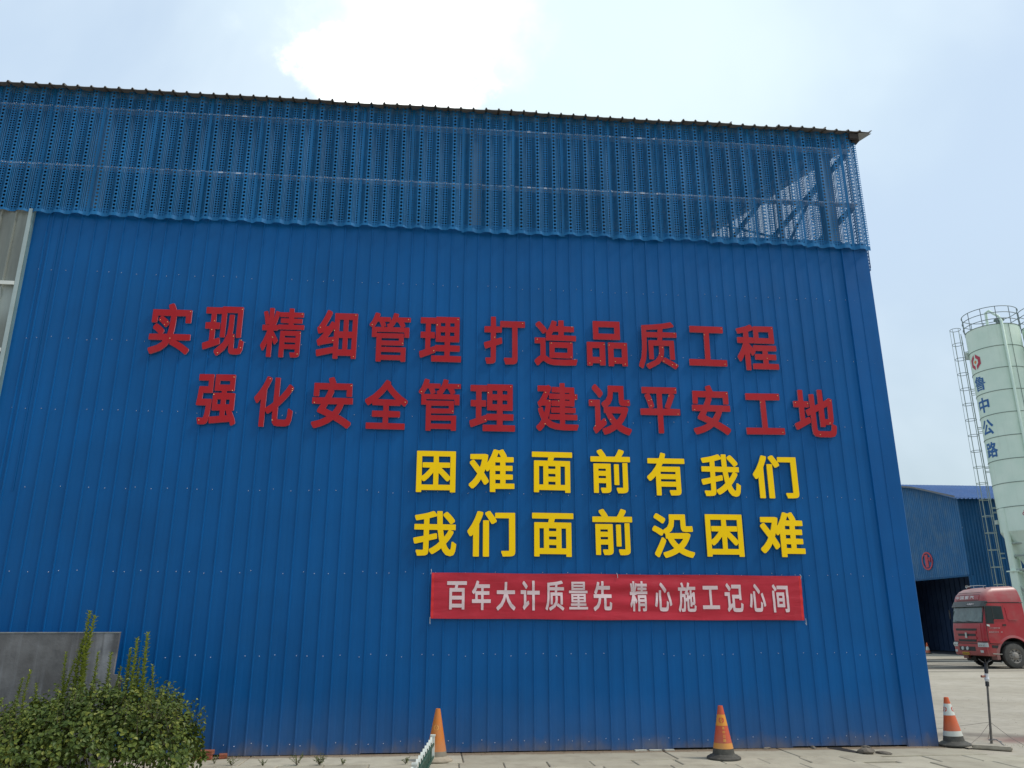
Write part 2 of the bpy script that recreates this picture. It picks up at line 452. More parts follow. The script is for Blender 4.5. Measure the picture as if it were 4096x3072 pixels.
# frame behind the sheets
def part(name, mats, fn, smooth=None, parent=bld, kind=None):
    mb = MB(); fn(mb); o = mb.build(name, mats, parent, smooth)
    if kind: o['kind'] = kind
    return o
for z in (8.46, 9.51):
    part('girt', GIRT, lambda m: m.box(-15.2, 6.98, -.043, .085, z-.011, z+.011))
for z in (1.22, 2.31, 3.44, 4.55, 5.62, 6.68, 7.62):
    part('girt', GIRT, lambda m: m.box(-15.2, 6.98, .03, .10, z-.04, z+.04))
for z in (7.62, 8.46, 9.51, 10.6, 11.6):
    y0 = max(.1, (z-EAVE0)/SL); 
    part('girt', STEEL, lambda m: m.box(6.93, 7.0, y0, 20-y0, z-.04, z+.04))
for y in (2.6, 5.2, 7.6, 10, 12.5, 15, 17.5):
    part('gable_post', STEEL, lambda m: m.box(6.84, 6.92, y-.04, y+.04, 0, roofz(y)-.05))
for x in (-11.5, -5.5, .5, 6.6):
    for y in (.26, 19.6):
        part('column', STEEL, lambda m: m.box(x-.09, x+.09, y-.12, y+.12, 0, roofz(y)-.1))
    def raf(m):
        dp = .32 if x < 6 else .12
        for a, b in ((.1, 10), (19.9, 10)):
            z0, z1 = roofz(a)-.08, roofz(b)-.08
            P = [(x-.08, a, z0-dp), (x+.08, a, z0-dp), (x+.08, a, z0), (x-.08, a, z0), (x-.08, b, z1-dp), (x+.08, b, z1-dp), (x+.08, b, z1), (x-.08, b, z1)]
            bb = len(m.v); m.v += P
            for q in ((0, 1, 2, 3), (7, 6, 5, 4), (0, 4, 5, 1), (1, 5, 6, 2), (2, 6, 7, 3), (3, 7, 4, 0)): m.f.append(tuple(bb+i for i in q)); m.m.append(0)
    part('rafter', STEEL, raf)
for i in range(14):
    y = .6+i*1.45
    part('purlin', STEEL, lambda m: m.box(-15.2, 6.98, y-.035, y+.035, roofz(y)-.14, roofz(y)-.015))
part('brace', STEEL, lambda m: (m.tube([(6.8, .3, 7.7), (6.8, 5.2, roofz(5.2)-.4)], .03, 6), m.tube([(6.8, 5.2, 7.7), (6.8, .3, roofz(.3)-.3)], .03, 6), m.tube([(6.8, 5.2, 7.7), (6.8, 10, roofz(10)-.4)], .03, 6)))
# roof sheets: ribs run up the slope
OV = .21
def roof_mesh(W, n):
    prof = []
    for k in range(n):
        b = k*RP; prof += [(b, 0), (b+.012, .030), (b+.030, .030), (b+.042, 0), (b+.12, -.004)]
    prof += [(W, 0), (W+.010, .034), (W+.032, .034)]
    mb = MB(); L = 10+OV
    for (x, z) in prof:
        mb.v += [(x, -OV, roofz(0)-SL*OV+z), (x, 10.0, roofz(10)+z), (x, -OV, roofz(0)-SL*OV+z-.008), (x, 10, roofz(10)+z-.008)]
    for i in range(len(prof)-1):
        a = 4*i; mb.f += [(a, a+4, a+5, a+1), (a+2, a+3, a+7, a+6), (a, a+2, a+6, a+4)]; mb.m += [0, 0, 0]
    return mb.mesh('roof_sheet', ROOF)
rm = roof_mesh(SW, 4)
x = 7.30-SW; k = 0
while x > -15.6:
    dz = rnd.uniform(-.003, .003)
    link('roof_sheet', rm, None, bld, (x, rnd.uniform(-.022, .02), .035+dz), (0, 0, 0))
    link('roof_sheet', rm, None, bld, (x+SW, 20, .035), (0, 0, R(180)))
    x -= SW; k += 1
part('ridge_cap', ROOF, lambda m: (m.poly([(-15.6, 9.7, roofz(9.7)+.09), (7.3, 9.7, roofz(9.7)+.09), (7.3, 10, roofz(10)+.09), (-15.6, 10, roofz(10)+.09)]), m.poly([(-15.6, 10, roofz(10)+.09), (7.3, 10, roofz(10)+.09), (7.3, 10.3, roofz(9.7)+.09), (-15.6, 10.3, roofz(9.7)+.09)])))
part('barge_board', simple('grey_barge', (.30, .30, .29), .6, .2, 4, dirt=.4), lambda m: [m.poly([(a, -OV-.01, roofz(0)-SL*OV-.004), (7.305, -OV-.01, roofz(0)-SL*OV-.004), (7.305, 10, roofz(10)-.004), (a, 10, roofz(10)-.004)]) for a in (7.085,)])
part('eave_end_block', simple('rusty_end_block', (.035, .028, .024), .8, .3, 6), lambda m: (m.box(6.93, 7.09, -.17, -.12, 9.66, 9.75), m.box(7.02, 7.14, -.09, .02, 9.66, 9.74)))
part('eave_trim', simple('pale_eave_trim', (.20, .22, .22), .6, .25, 5), lambda m: m.box(-15.4, 6.95, -.015, .015, 9.74, 9.83))
# screws
mb = MB()
def screw(x, y, z, r=.0075):
    b = len(mb.v)
    mb.v += [(x-r, y, z), (x+r, y, z), (x, y, z-r), (x, y, z+r), (x, y-.010, z)]
    for q in ((0, 2, 4), (2, 1, 4), (1, 3, 4), (3, 0, 4)): mb.f.append(tuple(b+i for i in q)); mb.m.append(0)
for z in (.135+.0, 1.22, 2.31, 3.44, 4.55, 5.62, 6.68):
    sx = 6.585; z0 = z
    while sx > -15:
        if not (-9 < sx < -6.24 and z > 3.4):
            for d in (-.05, .105, .314, .523):
                if rnd.random() < .93 and sx+d < 6.98: screw(sx+d+rnd.uniform(-.02, .02), -.006, z0+rnd.uniform(-.02, .02))
        sx -= SW
o = mb.build('screws', SCREW, bld); o['kind'] = 'stuff'
mb = MB()
for z in (8.46, 9.51):
    sx = 3.52+.815*3
    while sx > -15:
        for d in (.0, .272, .543):
            for e in (-.016, .016):
                if rnd.random() < .8: screw(sx+d+e, -.062, z+rnd.uniform(-.008, .008), .010)
        sx -= .815
o = mb.build('band_screws', SCREW, bld); o['kind'] = 'stuff'
# translucent light strip at the left end
ls = empty('skylight', (0, 0, 0)); ls.parent = bld
def frpm(z0, z1):
    return sheet_mesh('light_sheet', z0, z1, FRP, n=3, rib=.03)
me = frpm(3.38, 7.66)
for i in range(4):
    link('light_sheet', me, None, ls, (-6.27-(i+1)*3*RP, -.028, 0))
mb = MB(); mb.box(-6.275, -6.225, -.075, .0, 3.3, 7.66); mb.build('frame', PALE, ls)
mb = MB(); mb.box(-6.222, -6.205, -.055, .0, 3.3, 7.66); mb.build('frame', simple('grey_seal', (.12, .2, .22), .5), ls)
for z in (6.43, 5.39, 4.35):
    mb = MB(); mb.box(-8.8, -6.28, -.085, -.065, z-.028, z+.028); mb.build('batten', WHITEBAR, ls)

# ---------------------------------------------------------------- lettering (outlines of the characters, thousandths of an em)
GLYPHS = {"实":[[910,973],[886,846,871,852,538,853,525,884,475,969,457,973,439,972,361,946,359,908,389,855,385,852,35,852,21,848,19,617,21,603,26,600,125,599,137,603,143,732,441,732,435,730,432,722,426,574,414,465,394,383,284,384,315,422,317,450,313,464,269,503,215,541,156,574,120,576,71,522,69,488,74,479,125,449,207,384,3,379,0,355,0,283,3,270,322,264,287,223,188,165,13,112,10,97,12,69,32,45,56,2,93,0,282,64,412,155,489,267,493,264,468,226,467,198,471,186,597,134,714,74,821,3,857,6,905,69,906,97,902,108,799,171,677,232,593,264,902,268,910,279,907,379,893,382,523,384,538,445,550,565,556,717,554,727,547,732,763,732,766,603,776,599,880,600,887,612],[409,612,366,655,255,730,219,731,170,674,172,636,224,603,278,561,322,517,354,517,361,522,408,574]],
 "现":[[957,922],[956,267,952,273,915,285,890,304,856,303,850,294,844,181,834,143,815,134,749,134,735,142,731,399,721,407,677,408,687,485,688,762,678,771,579,770,573,757,573,553,554,399,477,244,291,99,289,58,339,0,377,0,518,99,607,208,612,224,616,208,616,126,626,67,662,36,725,27,838,27,908,45,944,113,957,235],[882,916,867,922,405,922,391,918,386,898,372,903,28,903,14,899,11,875,14,787,23,783,141,783,145,775,145,617,33,613,27,608,26,594,28,499,37,494,141,494,145,490,145,267,1,226,0,190,19,112,28,108,56,109,396,211,402,217,403,249,391,327,358,330,268,301,263,303,264,494,358,494,366,499,368,512,368,598,363,612,263,617,263,780,268,783,377,783,386,788,389,349,391,344,400,340,494,340,504,344,506,353,506,803,513,806,758,806,763,803,764,349,768,342,777,340,871,340,881,344]],
 "精":[[968,952],[941,868,927,872,717,872,712,951,611,952,606,944,605,873,400,871,328,892,304,891,299,887,261,737,259,939,255,949,160,950,152,944,151,748,136,807,108,886,79,887,24,873,21,849,44,783,64,707,77,626,103,622,151,633,152,621,146,617,21,617,12,612,12,517,21,513,132,512,102,422,57,322,2,231,0,208,27,161,41,127,50,124,74,126,117,199,151,278,152,14,156,3,247,1,257,4,261,334,301,251,307,246,333,247,388,308,388,332,264,512,367,514,371,537,376,537,966,540,968,621,961,630,717,630,715,635,715,659,721,663,908,663,918,666,918,749,717,752,715,778,937,781,942,792],[900,507,880,511,443,511,431,507,430,14,434,2,530,0,539,4,540,156,544,163,793,161,793,99,788,96,688,97,678,93,677,71,692,38,702,2,827,4,865,13,886,28,898,52,901,90],[793,289,793,256,788,250,544,250,540,256,541,289,544,291],[793,417,791,379,544,379,540,384,540,417,544,420],[606,778,606,754,601,752,429,752,423,749,421,740,424,665,601,663,606,659,605,631,376,630,369,626,367,616,323,617,316,621,345,692,395,842,396,787,400,781],[284,621,280,618,261,618,259,626,261,629]],
 "细":[[942,957],[941,894,937,900,928,902,408,901,402,899,399,890,399,706,361,729,329,729,266,636,194,628,188,631,278,773,336,890,335,918,329,926,255,957,221,955,166,838,107,735,42,641,20,617,4,610,0,603,0,570,28,490,60,488,125,504,157,508,162,504,55,392,30,373,8,364,7,326,21,293,32,254,46,248,69,249,97,260,190,279,399,312,399,233,8,165,3,157,3,128,18,48,27,43,55,44,394,112,399,110,399,11,408,0,510,1,515,11,515,58,519,64,821,64,825,16,830,8,937,9,942,25],[613,415,613,185,516,185,515,415],[823,415,823,185,728,185,728,415],[399,598,399,429,245,409],[612,777,612,539,519,538,515,542,515,772,519,777],[824,772,824,542,821,538,733,538,728,542,728,777,821,777]],
 "管":[[935,959],[934,868,920,873,645,873,644,878,658,916,656,941,577,957,553,956,549,954,522,873,495,821,479,801,479,864,474,872,219,873,234,916,233,942,154,959,126,956,92,864,57,797,1,726,0,706,5,698,59,668,61,477,168,477,168,14,173,1,275,0,281,5,284,34,725,34,728,9,735,3,838,5,840,267,837,281,289,283,282,286,282,315,289,318,783,320,787,329,786,549,772,553,173,552,169,577,177,581,790,581,796,577,799,477,906,476,910,496,910,663,906,673,767,674,757,678,810,701,810,725,779,783,930,784,935,792],[728,186,725,127,282,129,282,186,289,190,721,190],[676,458,674,409,282,410,284,460,670,461],[267,687,269,678,265,674,117,674,111,678,182,784,221,783],[466,783,451,763,447,746,399,735,397,711,414,675,321,674,307,678,366,697,370,701,369,725,344,784],[712,678,707,674,544,674,537,678,531,697,548,701,603,783,642,783,674,744]],
 "理":[[978,891],[929,882,924,890,914,891,376,889,372,873,373,399,386,393,587,392,587,326,371,325,362,320,357,297,323,297,256,272,253,277,253,456,256,460,342,460,352,465,354,562,352,575,347,579,256,580,253,584,253,746,256,749,357,749,369,755,370,860,362,868,352,869,16,867,12,860,11,843,11,764,16,751,131,749,135,742,135,584,131,580,30,580,23,575,21,553,21,474,25,462,131,460,135,456,135,237,131,232,3,193,0,158,22,75,30,71,59,72,371,177,376,184,376,206,587,207,587,120,290,118,284,110,283,92,283,13,290,1,962,0,976,4,978,105,972,118,717,119,711,123,712,207,929,207,938,208,943,215,944,312,938,324,717,325,711,329,712,393,914,393,929,399],[594,584,592,508,488,509,487,584,491,587,587,587],[812,584,811,509,706,509,708,587,808,587],[594,772,592,698,491,698,487,702,487,772],[812,772,812,702,808,698,708,698,708,775]],
 "打":[[968,964],[967,872,962,879,953,880,386,879,379,867,379,763,282,762,277,961,263,964,164,961,160,947,159,763,20,762,12,758,9,749,9,654,15,641,158,640,160,635,158,472,6,434,1,428,0,395,25,315,30,311,58,310,153,340,160,338,160,130,153,125,49,125,38,121,37,83,52,50,63,7,72,4,153,5,206,10,239,20,261,36,275,64,280,111,280,376,425,418,430,432,420,527,415,536,382,537,281,508,280,635,282,640,415,643,419,654,420,755,664,753,664,140,653,130,486,131,472,128,470,88,487,55,501,7,505,2,515,0,686,5,734,15,767,36,785,69,790,121,790,753,962,756,968,768]],
 "造":[[969,962],[969,141,964,147,940,148,688,131,459,131,378,143,329,162,251,209,248,572,242,577,225,578,15,578,2,572,0,473,6,459,125,458,132,455,132,205,96,186,49,152,0,106,1,72,54,0,89,2,143,58,187,95,201,100,216,95,273,57,344,29,435,15,683,12,940,22,947,30,954,68,969,106],[869,488,864,495,854,496,344,495,340,490,338,478,340,170,354,164,864,165,870,181],[749,379,749,285,745,277,459,277,455,280,455,374,459,382,745,382],[903,827,893,836,669,836,667,950,664,959,654,962,551,959,547,950,546,837,487,836,486,841,506,893,506,922,502,931,425,949,402,949,392,944,363,860,319,775,282,728,276,761,235,811,120,920,87,921,27,879,23,870,25,837,135,727,178,673,214,672,268,710,258,695,257,662,263,653,284,643,263,640,259,634,258,544,263,530,273,528,943,530,948,539,948,624,945,639,940,641,667,643,669,721,900,723,904,738],[547,719,545,642,382,643,430,719]],
 "品":[[884,927],[398,479,395,485,382,487,13,487,0,483,0,4,13,0,109,1,115,11,118,54,276,54,278,20,285,10,395,11,399,29],[884,479,878,486,869,487,478,487,466,484,463,466,465,5,478,0,575,1,581,11,584,54,759,54,763,51,764,15,768,8,869,6,882,10],[277,366,278,179,116,179,117,366],[763,361,762,179,581,179,583,366,759,366],[737,921,732,926,720,927,149,926,143,907,146,548,162,544,733,546,738,561],[615,803,615,666,263,666,263,805,610,806]],
 "质":[[951,948],[619,456,605,461,515,461,507,457,505,358,487,274,399,179,177,89,177,61,227,3,255,0,496,109,599,231,620,344],[943,84,855,133,643,227,613,226,556,174,557,155,562,149,676,102,765,59,860,5,883,5,890,9,943,61],[951,731,940,738,611,741,618,812,624,815,803,839,888,855,892,864,891,882,827,947,803,948,600,915,373,894,107,878,103,868,103,585,97,415,68,240,0,80,1,51,71,12,100,13,175,193,207,391,218,637,482,637,485,632,477,574,265,573,255,569,255,197,265,193,355,193,366,198,369,468,756,468,759,462,760,193,770,189,869,190,874,193,875,203,874,568,865,573,595,573,591,576,599,632,600,637,945,638,951,646],[499,802,496,745,492,738,215,741,218,784]],
 "工":[[945,780],[893,772,889,778,875,780,56,778,52,765,52,668,55,656,61,654,403,652,404,128,400,125,8,124,0,112,3,4,19,0,940,2,945,12,945,109,943,120,937,124,540,125,533,128,534,652,889,655,894,668]],
 "程":[[981,954],[924,919,917,925,907,926,445,926,435,919,430,888,375,952,344,954,242,917,17,867,16,830,30,802,39,769,45,766,74,765,180,784,184,779,184,690,180,686,35,686,23,680,21,582,25,568,158,564,132,499,73,390,2,294,0,269,2,255,27,217,42,185,50,181,79,182,134,260,181,344,184,16,188,2,291,0,303,7,305,378,353,309,387,308,438,372,440,405,445,408,609,408,616,405,613,337,430,337,421,330,420,316,420,236,425,224,613,222,615,143,358,139,354,133,353,115,353,40,358,27,965,25,979,30,981,129,975,140,739,141,736,147,739,222,922,222,935,227,937,320,933,334,739,337,736,405,743,408,952,409,959,423,959,507,955,521,406,524,401,521,397,512,397,456,304,549,305,565,416,566,428,573,429,671,425,683,305,687,304,807,305,812,344,820,425,847,430,854,434,844,433,582,440,564,919,564,925,578],[806,807,806,680,801,677,551,679,551,810,801,811]],
 "强":[[963,924],[877,918,872,923,859,924,418,924,404,920,404,627,418,624,579,624,581,586,394,584,381,577,381,273,385,267,394,265,579,265,581,173,579,168,337,152,335,159,345,214,361,414,361,467,347,472,134,472,130,477,143,582,352,582,365,586,366,918,352,924,15,922,11,895,11,818,15,807,247,805,251,800,251,705,247,701,53,701,44,700,38,691,18,496,0,391,2,359,15,354,233,353,237,350,227,241,216,178,200,138,186,130,72,135,58,130,56,96,72,61,81,17,138,13,228,14,257,19,281,29,303,50,326,100,333,145,346,41,356,32,826,66,832,64,859,0,892,0,962,32,963,70,932,141,856,264,897,266,904,273,904,577,892,584,698,586,698,618,702,624,864,624,875,627,878,641],[763,182,699,178,699,264,732,264,732,228],[581,468,579,378,494,378,494,471],[790,468,788,378,702,378,698,382,698,468],[760,809,760,741,755,737,522,737,516,741,518,810]],
 "化":[[965,969],[940,772,864,824,831,824,750,719,655,619,603,573,599,582,598,944,589,952,480,951,475,947,473,934,473,473,470,468,407,426,290,361,290,711,357,834,389,905,390,934,385,945,309,969,274,967,196,810,109,683,0,563,0,529,57,450,90,451,161,528,163,525,164,17,167,3,275,0,285,2,288,8,290,307,337,256,366,253,375,255,470,309,473,174,485,84,532,31,617,18,812,18,905,46,947,131,965,283,963,316,916,335,883,357,850,357,844,345,835,207,817,155,788,143,617,146,601,164,599,188,599,392,722,493,838,606,940,732]],
 "安":[[912,969],[884,843,881,849,872,852,521,852,464,966,449,969,431,969,349,947,346,909,373,852,40,852,26,847,24,615,31,600,130,599,143,604,148,731,352,729,328,672,278,577,13,576,4,573,1,568,0,473,4,458,203,454,126,345,124,311,129,302,342,226,342,221,278,188,175,151,17,116,13,107,14,74,65,3,98,0,256,43,391,98,494,162,693,65,787,7,818,4,827,9,889,74,891,107,887,117,796,169,689,221,600,259,629,294,678,373,715,455,908,458,912,473,909,572,895,576,431,576,435,591,478,681,479,705,476,719,472,722,431,729,755,731,760,729,760,615,764,601,877,600,884,605,885,615],[568,454,558,430,514,364,467,313,309,373,359,454]],
 "全":[[996,952],[996,554,990,561,842,647,692,759,576,876,579,909,574,920,506,952,472,951,340,792,178,659,7,563,0,549,2,519,61,454,90,454,168,497,172,465,178,457,433,455,432,350,183,349,177,339,177,255,178,240,188,233,432,233,434,119,56,117,50,105,51,7,56,1,66,0,945,2,949,16,949,105,946,114,941,117,560,118,560,232,824,235,829,245,829,329,828,343,819,350,560,352,559,455,819,456,828,465,830,493,833,495,904,451,936,449,995,516],[716,577,706,573,296,573,286,577,326,605,428,695,496,771,574,693,677,604]],
 "建":[[969,968],[952,742,945,747,888,748,884,751,881,880,869,883,663,883,660,889,659,960,649,968,547,965,543,956,543,889,539,883,372,883,358,878,356,789,361,775,539,773,543,766,539,748,301,748,301,756,344,842,346,875,341,884,291,916,263,917,239,906,30,903,26,889,29,793,38,789,172,789,178,785,96,642,72,610,48,586,29,576,30,538,61,476,67,472,100,473,110,488,134,503,210,503,214,500,205,447,181,362,177,364,161,400,139,468,105,471,48,449,41,443,41,409,67,332,97,267,121,229,97,191,53,139,0,92,1,53,57,1,96,0,144,44,184,91,210,132,306,72,453,34,630,23,936,25,951,67,969,101,969,134,964,141,663,141,660,148,660,219,663,227,940,229,945,238,945,314,940,335,663,337,660,343,660,362,663,366,902,368,907,381,906,466,892,473,663,473,660,495,663,500,869,500,882,504,885,637,950,642,953,656],[542,637,543,614,539,611,353,609,349,599,349,519,351,504,358,500,539,500,543,495,543,476,539,473,353,473,344,469,341,452,341,376,349,367,539,366,543,362,542,338,310,337,302,333,299,324,299,238,306,228,539,227,543,219,543,153,539,147,487,150,368,182,266,248,293,319,322,438,342,571,342,599,334,610,291,620,234,620,227,623,291,737,292,652,296,641],[770,637,768,611,660,614,663,639],[771,770,768,748,663,748,660,751,663,773]],
 "设":[[966,954],[946,665,937,672,875,667,818,667,814,672,813,920,808,935,466,937,451,934,448,920,448,803,438,742,395,671,298,606,294,569,341,513,343,416,352,411,382,410,428,321,485,241,522,199,466,169,401,143,301,115,300,73,319,47,338,5,371,4,471,35,561,75,628,113,690,73,780,32,884,0,908,0,918,4,927,24,964,73,966,105,962,115,856,143,789,170,735,199,788,255,853,353,903,470,904,503,899,513,846,534,420,531,496,587,549,681,566,817,695,817,696,672,703,606,732,564,794,552,908,552,950,559,954,592],[397,236,380,269,370,302,362,308,331,307,262,256,260,260,257,655,243,659,6,658,0,644,3,541,15,537,139,537,141,531,141,208,131,176,115,152,94,133,91,119,93,91,112,68,136,26,153,23,174,26,203,54,395,198],[739,410,726,386,671,316,628,279,585,320,532,386,520,410],[326,798,281,850,167,954,134,954,80,901,82,863,191,756,234,704,267,702,276,709,325,761]],
 "平":[[943,902],[887,893,882,900,869,902,70,902,56,898,53,875,56,781,65,777,177,777,186,773,126,756,122,720,167,626,219,480,5,475,0,462,3,356,14,352,406,351,409,5,423,0,525,1,531,14,533,351,929,352,938,354,942,360,943,462,938,475,703,480,744,551,827,720,828,751,824,759,772,773,780,777,882,779,887,791],[407,773,407,480,260,477,255,480,260,483,328,506,331,542,307,617,274,695,235,773,242,777,404,777],[703,773,678,705,641,622,595,538,594,506,599,498,660,480,534,477,531,484,531,773,539,777,697,777]],
 "地":[[976,947],[933,750,927,757,874,777,845,778,807,748,720,711,717,940,706,947,610,947,602,940,601,931,601,662,514,625,512,847,499,854,399,851,395,838,394,574,293,534,288,527,287,499,320,420,351,418,389,436,395,434,395,146,409,58,456,15,557,0,826,0,912,19,955,77,976,193,975,225,970,231,931,241,903,259,879,262,888,265,907,286,921,327,926,406],[863,248,855,169,835,126,802,118,571,118,534,123,518,137,513,165,514,489,600,525,601,216,605,202,713,202,718,211,720,290,728,248,735,243,826,246,859,252],[370,699,360,706,253,708,253,917,250,932,240,935,154,935,138,931,136,708,20,706,12,703,8,694,8,601,12,587,136,583,136,313,135,309,5,260,0,255,0,217,34,138,68,137,382,281,383,318,365,388,360,392,329,392,255,359,253,364,253,583,367,587,371,601],[812,615,809,429,805,369,792,357,720,359,718,573]],
 "困":[[877,925],[877,919,871,924,858,925,13,925,0,921,0,4,13,0,113,1,119,10,122,47,754,47,755,10,763,1,863,0,876,4],[377,438,379,168,119,169,119,269,122,278,153,244,188,246,270,315],[755,292,754,168,492,169,495,433,535,397,674,247,710,247],[755,801,754,349,688,419,557,547,745,550,749,565,748,660,736,666,497,666,493,801,501,805,749,805],[379,801,378,669,375,666,148,666,133,660,132,565,135,551,306,547,270,497,183,406,121,360,119,801,127,805,375,805]],
 "难":[[972,964],[960,781,947,788,814,791,813,815,793,862,738,961,732,964,703,963,646,938,565,963,530,961,478,819,420,701,393,661,414,805,413,833,407,841,355,857,34,852,29,843,29,753,35,737,282,734,254,606,235,556,111,724,78,724,20,677,20,639,180,412,140,337,76,252,2,181,0,152,3,138,59,79,97,80,166,147,226,226,259,287,324,166,355,164,364,168,422,220,424,256,393,316,324,431,350,505,355,508,374,468,402,465,414,469,445,509,447,15,450,1,560,0,564,10,564,67,570,71,966,72,972,81,972,100,972,181,966,190,789,191,783,195,785,277,933,279,939,285,940,304,940,384,936,393,783,398,785,475,923,475,935,479,936,587,923,593,785,594,783,668,956,672,961,687],[669,275,669,195,665,191,565,193,565,277],[668,474,668,398,565,397,565,475],[668,668,669,597,665,593,565,594,565,669],[685,791,679,788,602,791,636,882,641,880,656,852]],
 "面":[[933,904],[933,895,929,902,915,904,4,902,0,890,0,797,6,783,372,782,378,779,363,708,358,706,60,706,47,699,46,18,50,2,156,1,164,9,164,50,170,53,758,53,762,50,762,9,768,1,869,0,882,5,883,700,869,706,492,708,514,779,519,782,927,783,933,797],[262,583,262,174,165,173,164,583],[542,238,542,173,378,174,377,236,381,240],[762,583,762,178,758,173,662,173,658,178,658,583],[542,413,542,351,378,352,377,410,381,414],[543,583,542,525,378,525,377,583,381,586]],
 "前":[[940,971],[474,640,468,648,458,649,79,649,65,645,63,22,68,3,167,1,179,8,181,217,352,217,356,212,355,117,241,117,230,112,229,74,259,2,347,1,398,5,431,14,459,32,472,60,475,98],[873,664,866,669,847,670,764,670,755,664,754,127,750,121,616,122,603,117,602,79,634,1,732,0,787,5,824,14,853,32,869,60,874,108],[667,630,662,638,644,640,560,640,551,630,551,198,554,184,560,180,658,180,666,188],[356,374,353,326,180,326,180,374,185,377,352,377],[356,531,356,493,352,486,180,488,180,531,185,535,352,535],[939,802,926,808,741,808,737,811,795,901,796,935,788,944,699,971,673,968,616,859,579,808,375,808,342,868,269,963,236,967,162,941,155,930,157,897,222,811,218,808,5,806,0,792,0,702,3,692,14,689,931,689,937,692,940,702]],
 "有":[[945,969],[943,833,931,839,452,839,448,843,472,909,471,947,372,969,359,968,352,961,338,909,312,840,37,839,24,833,23,734,28,721,242,719,251,715,210,643,114,525,3,430,0,420,2,387,51,328,84,325,153,378,214,437,215,17,219,2,317,0,332,3,335,17,335,197,340,198,707,198,708,131,703,123,544,122,540,112,540,84,559,42,567,8,582,2,735,6,777,14,806,31,824,65,828,107,826,648,810,653,372,653,367,658,400,719,935,719,943,724,945,731],[707,367,708,316,703,313,340,313,335,316,335,364,340,368],[708,534,707,482,335,482,335,535]],
 "我":[[969,964],[949,669,944,676,934,677,653,679,643,953,639,962,634,964,525,964,518,953,519,901,515,893,461,957,429,961,300,921,186,896,24,868,20,858,20,830,48,759,76,757,224,781,228,778,228,683,224,677,29,677,19,675,15,669,14,570,19,558,224,556,228,551,228,428,224,425,10,384,0,376,0,343,23,263,29,259,57,258,227,296,226,130,200,126,76,128,65,121,64,88,84,45,93,8,100,2,115,2,258,8,298,17,328,36,343,65,349,112,349,324,353,328,525,366,532,371,534,405,528,471,520,482,491,483,352,452,349,457,349,551,353,556,539,556,573,362,589,305,520,244,439,188,359,145,358,107,411,45,420,41,448,42,525,86,596,135,634,167,673,93,739,24,825,0,844,0,910,22,949,93,969,225,968,258,927,282,901,304,873,306,863,303,851,182,842,145,830,133,807,145,763,203,737,263,791,324,849,402,901,490,900,527,834,556,934,556,948,560],[792,556,758,496,712,433,691,413,667,556],[520,864,529,678,350,679,350,806,510,849,518,853],[925,773,877,831,824,887,758,946,725,946,663,901,663,863,779,745,825,686,858,686,921,731,926,740]],
 "们":[[932,968],[304,938,298,944,225,964,193,961,145,814,82,676,0,544,2,511,46,430,82,432,110,468,110,17,111,8,119,1,216,1,226,8,227,691,281,828,305,904],[420,762,409,768,317,768,308,767,302,757,302,17,303,7,312,0,409,0,418,3,421,12],[932,923,928,931,918,933,546,932,539,923,537,827,445,966,409,968,349,935,345,928,346,895,396,819,468,692,500,692,568,734,569,767,546,809,546,816,810,814,811,131,804,123,664,122,660,112,660,84,677,46,686,8,693,3,840,7,882,15,913,36,927,65,932,112]],
 "没":[[976,956],[959,672,947,680,884,675,802,677,800,921,793,933,424,934,414,932,410,921,410,799,402,743,357,661,251,592,213,618,78,686,49,687,42,682,1,626,0,593,6,583,79,546,193,474,227,475,270,539,275,535,305,499,309,412,352,406,398,321,457,243,492,209,493,204,429,173,347,144,234,115,232,77,275,3,309,2,419,33,524,74,606,118,678,74,779,32,889,1,918,0,924,2,976,75,975,115,856,145,779,173,720,204,774,255,845,354,898,466,899,499,894,508,836,531,405,528,396,532,460,579,514,677,529,780,529,813,679,813,679,682,687,607,721,564,784,552,918,553,961,559,967,569,967,593],[310,382,251,434,222,436,213,432,150,307,32,106,33,68,100,17,131,15,139,21,256,235,309,344],[722,405,710,387,649,316,606,282,563,321,497,405],[319,841,261,881,126,956,95,954,49,893,49,865,53,855,126,814,237,738,265,737,275,743,318,804]],
 "百":[[919,916],[917,910,902,916,4,913,0,901,0,807,2,798,8,794,371,793,380,789,357,693,126,693,117,691,114,685,113,18,117,1,231,1,235,9,235,63,240,64,693,64,695,9,702,0,815,2,819,18,818,685,806,693,490,694,516,793,915,796,919,807],[694,320,693,184,235,185,235,320],[694,572,693,440,235,442,235,572]],
 "年":[[952,973],[904,842,891,849,328,849,324,852,351,914,347,952,268,973,235,973,169,831,99,723,5,623,2,613,5,579,75,529,108,530,164,590,165,356,5,351,0,337,2,237,15,231,460,231,464,227,464,13,469,2,483,0,577,0,586,7,587,227,591,231,947,233,952,241,952,261,952,342,947,351,591,353,587,356,587,494,591,502,877,503,882,513,882,604,880,618,872,623,591,623,587,628,587,723,591,727,900,729,905,742],[464,499,464,356,460,353,286,355,286,500,460,502],[464,723,464,628,460,623,202,623,193,628,263,727,460,727]],
 "大":[[961,966],[943,674,927,680,535,680,532,684,543,845,544,958,540,964,530,966,421,963,418,954,413,760,403,680,34,680,21,674,19,565,24,555,377,551,332,414,208,243,6,109,0,101,1,68,62,1,95,0,299,136,430,310,483,454,556,291,690,120,866,0,899,0,958,73,961,101,958,116,785,227,650,400,583,551,937,554,942,556,945,565]],
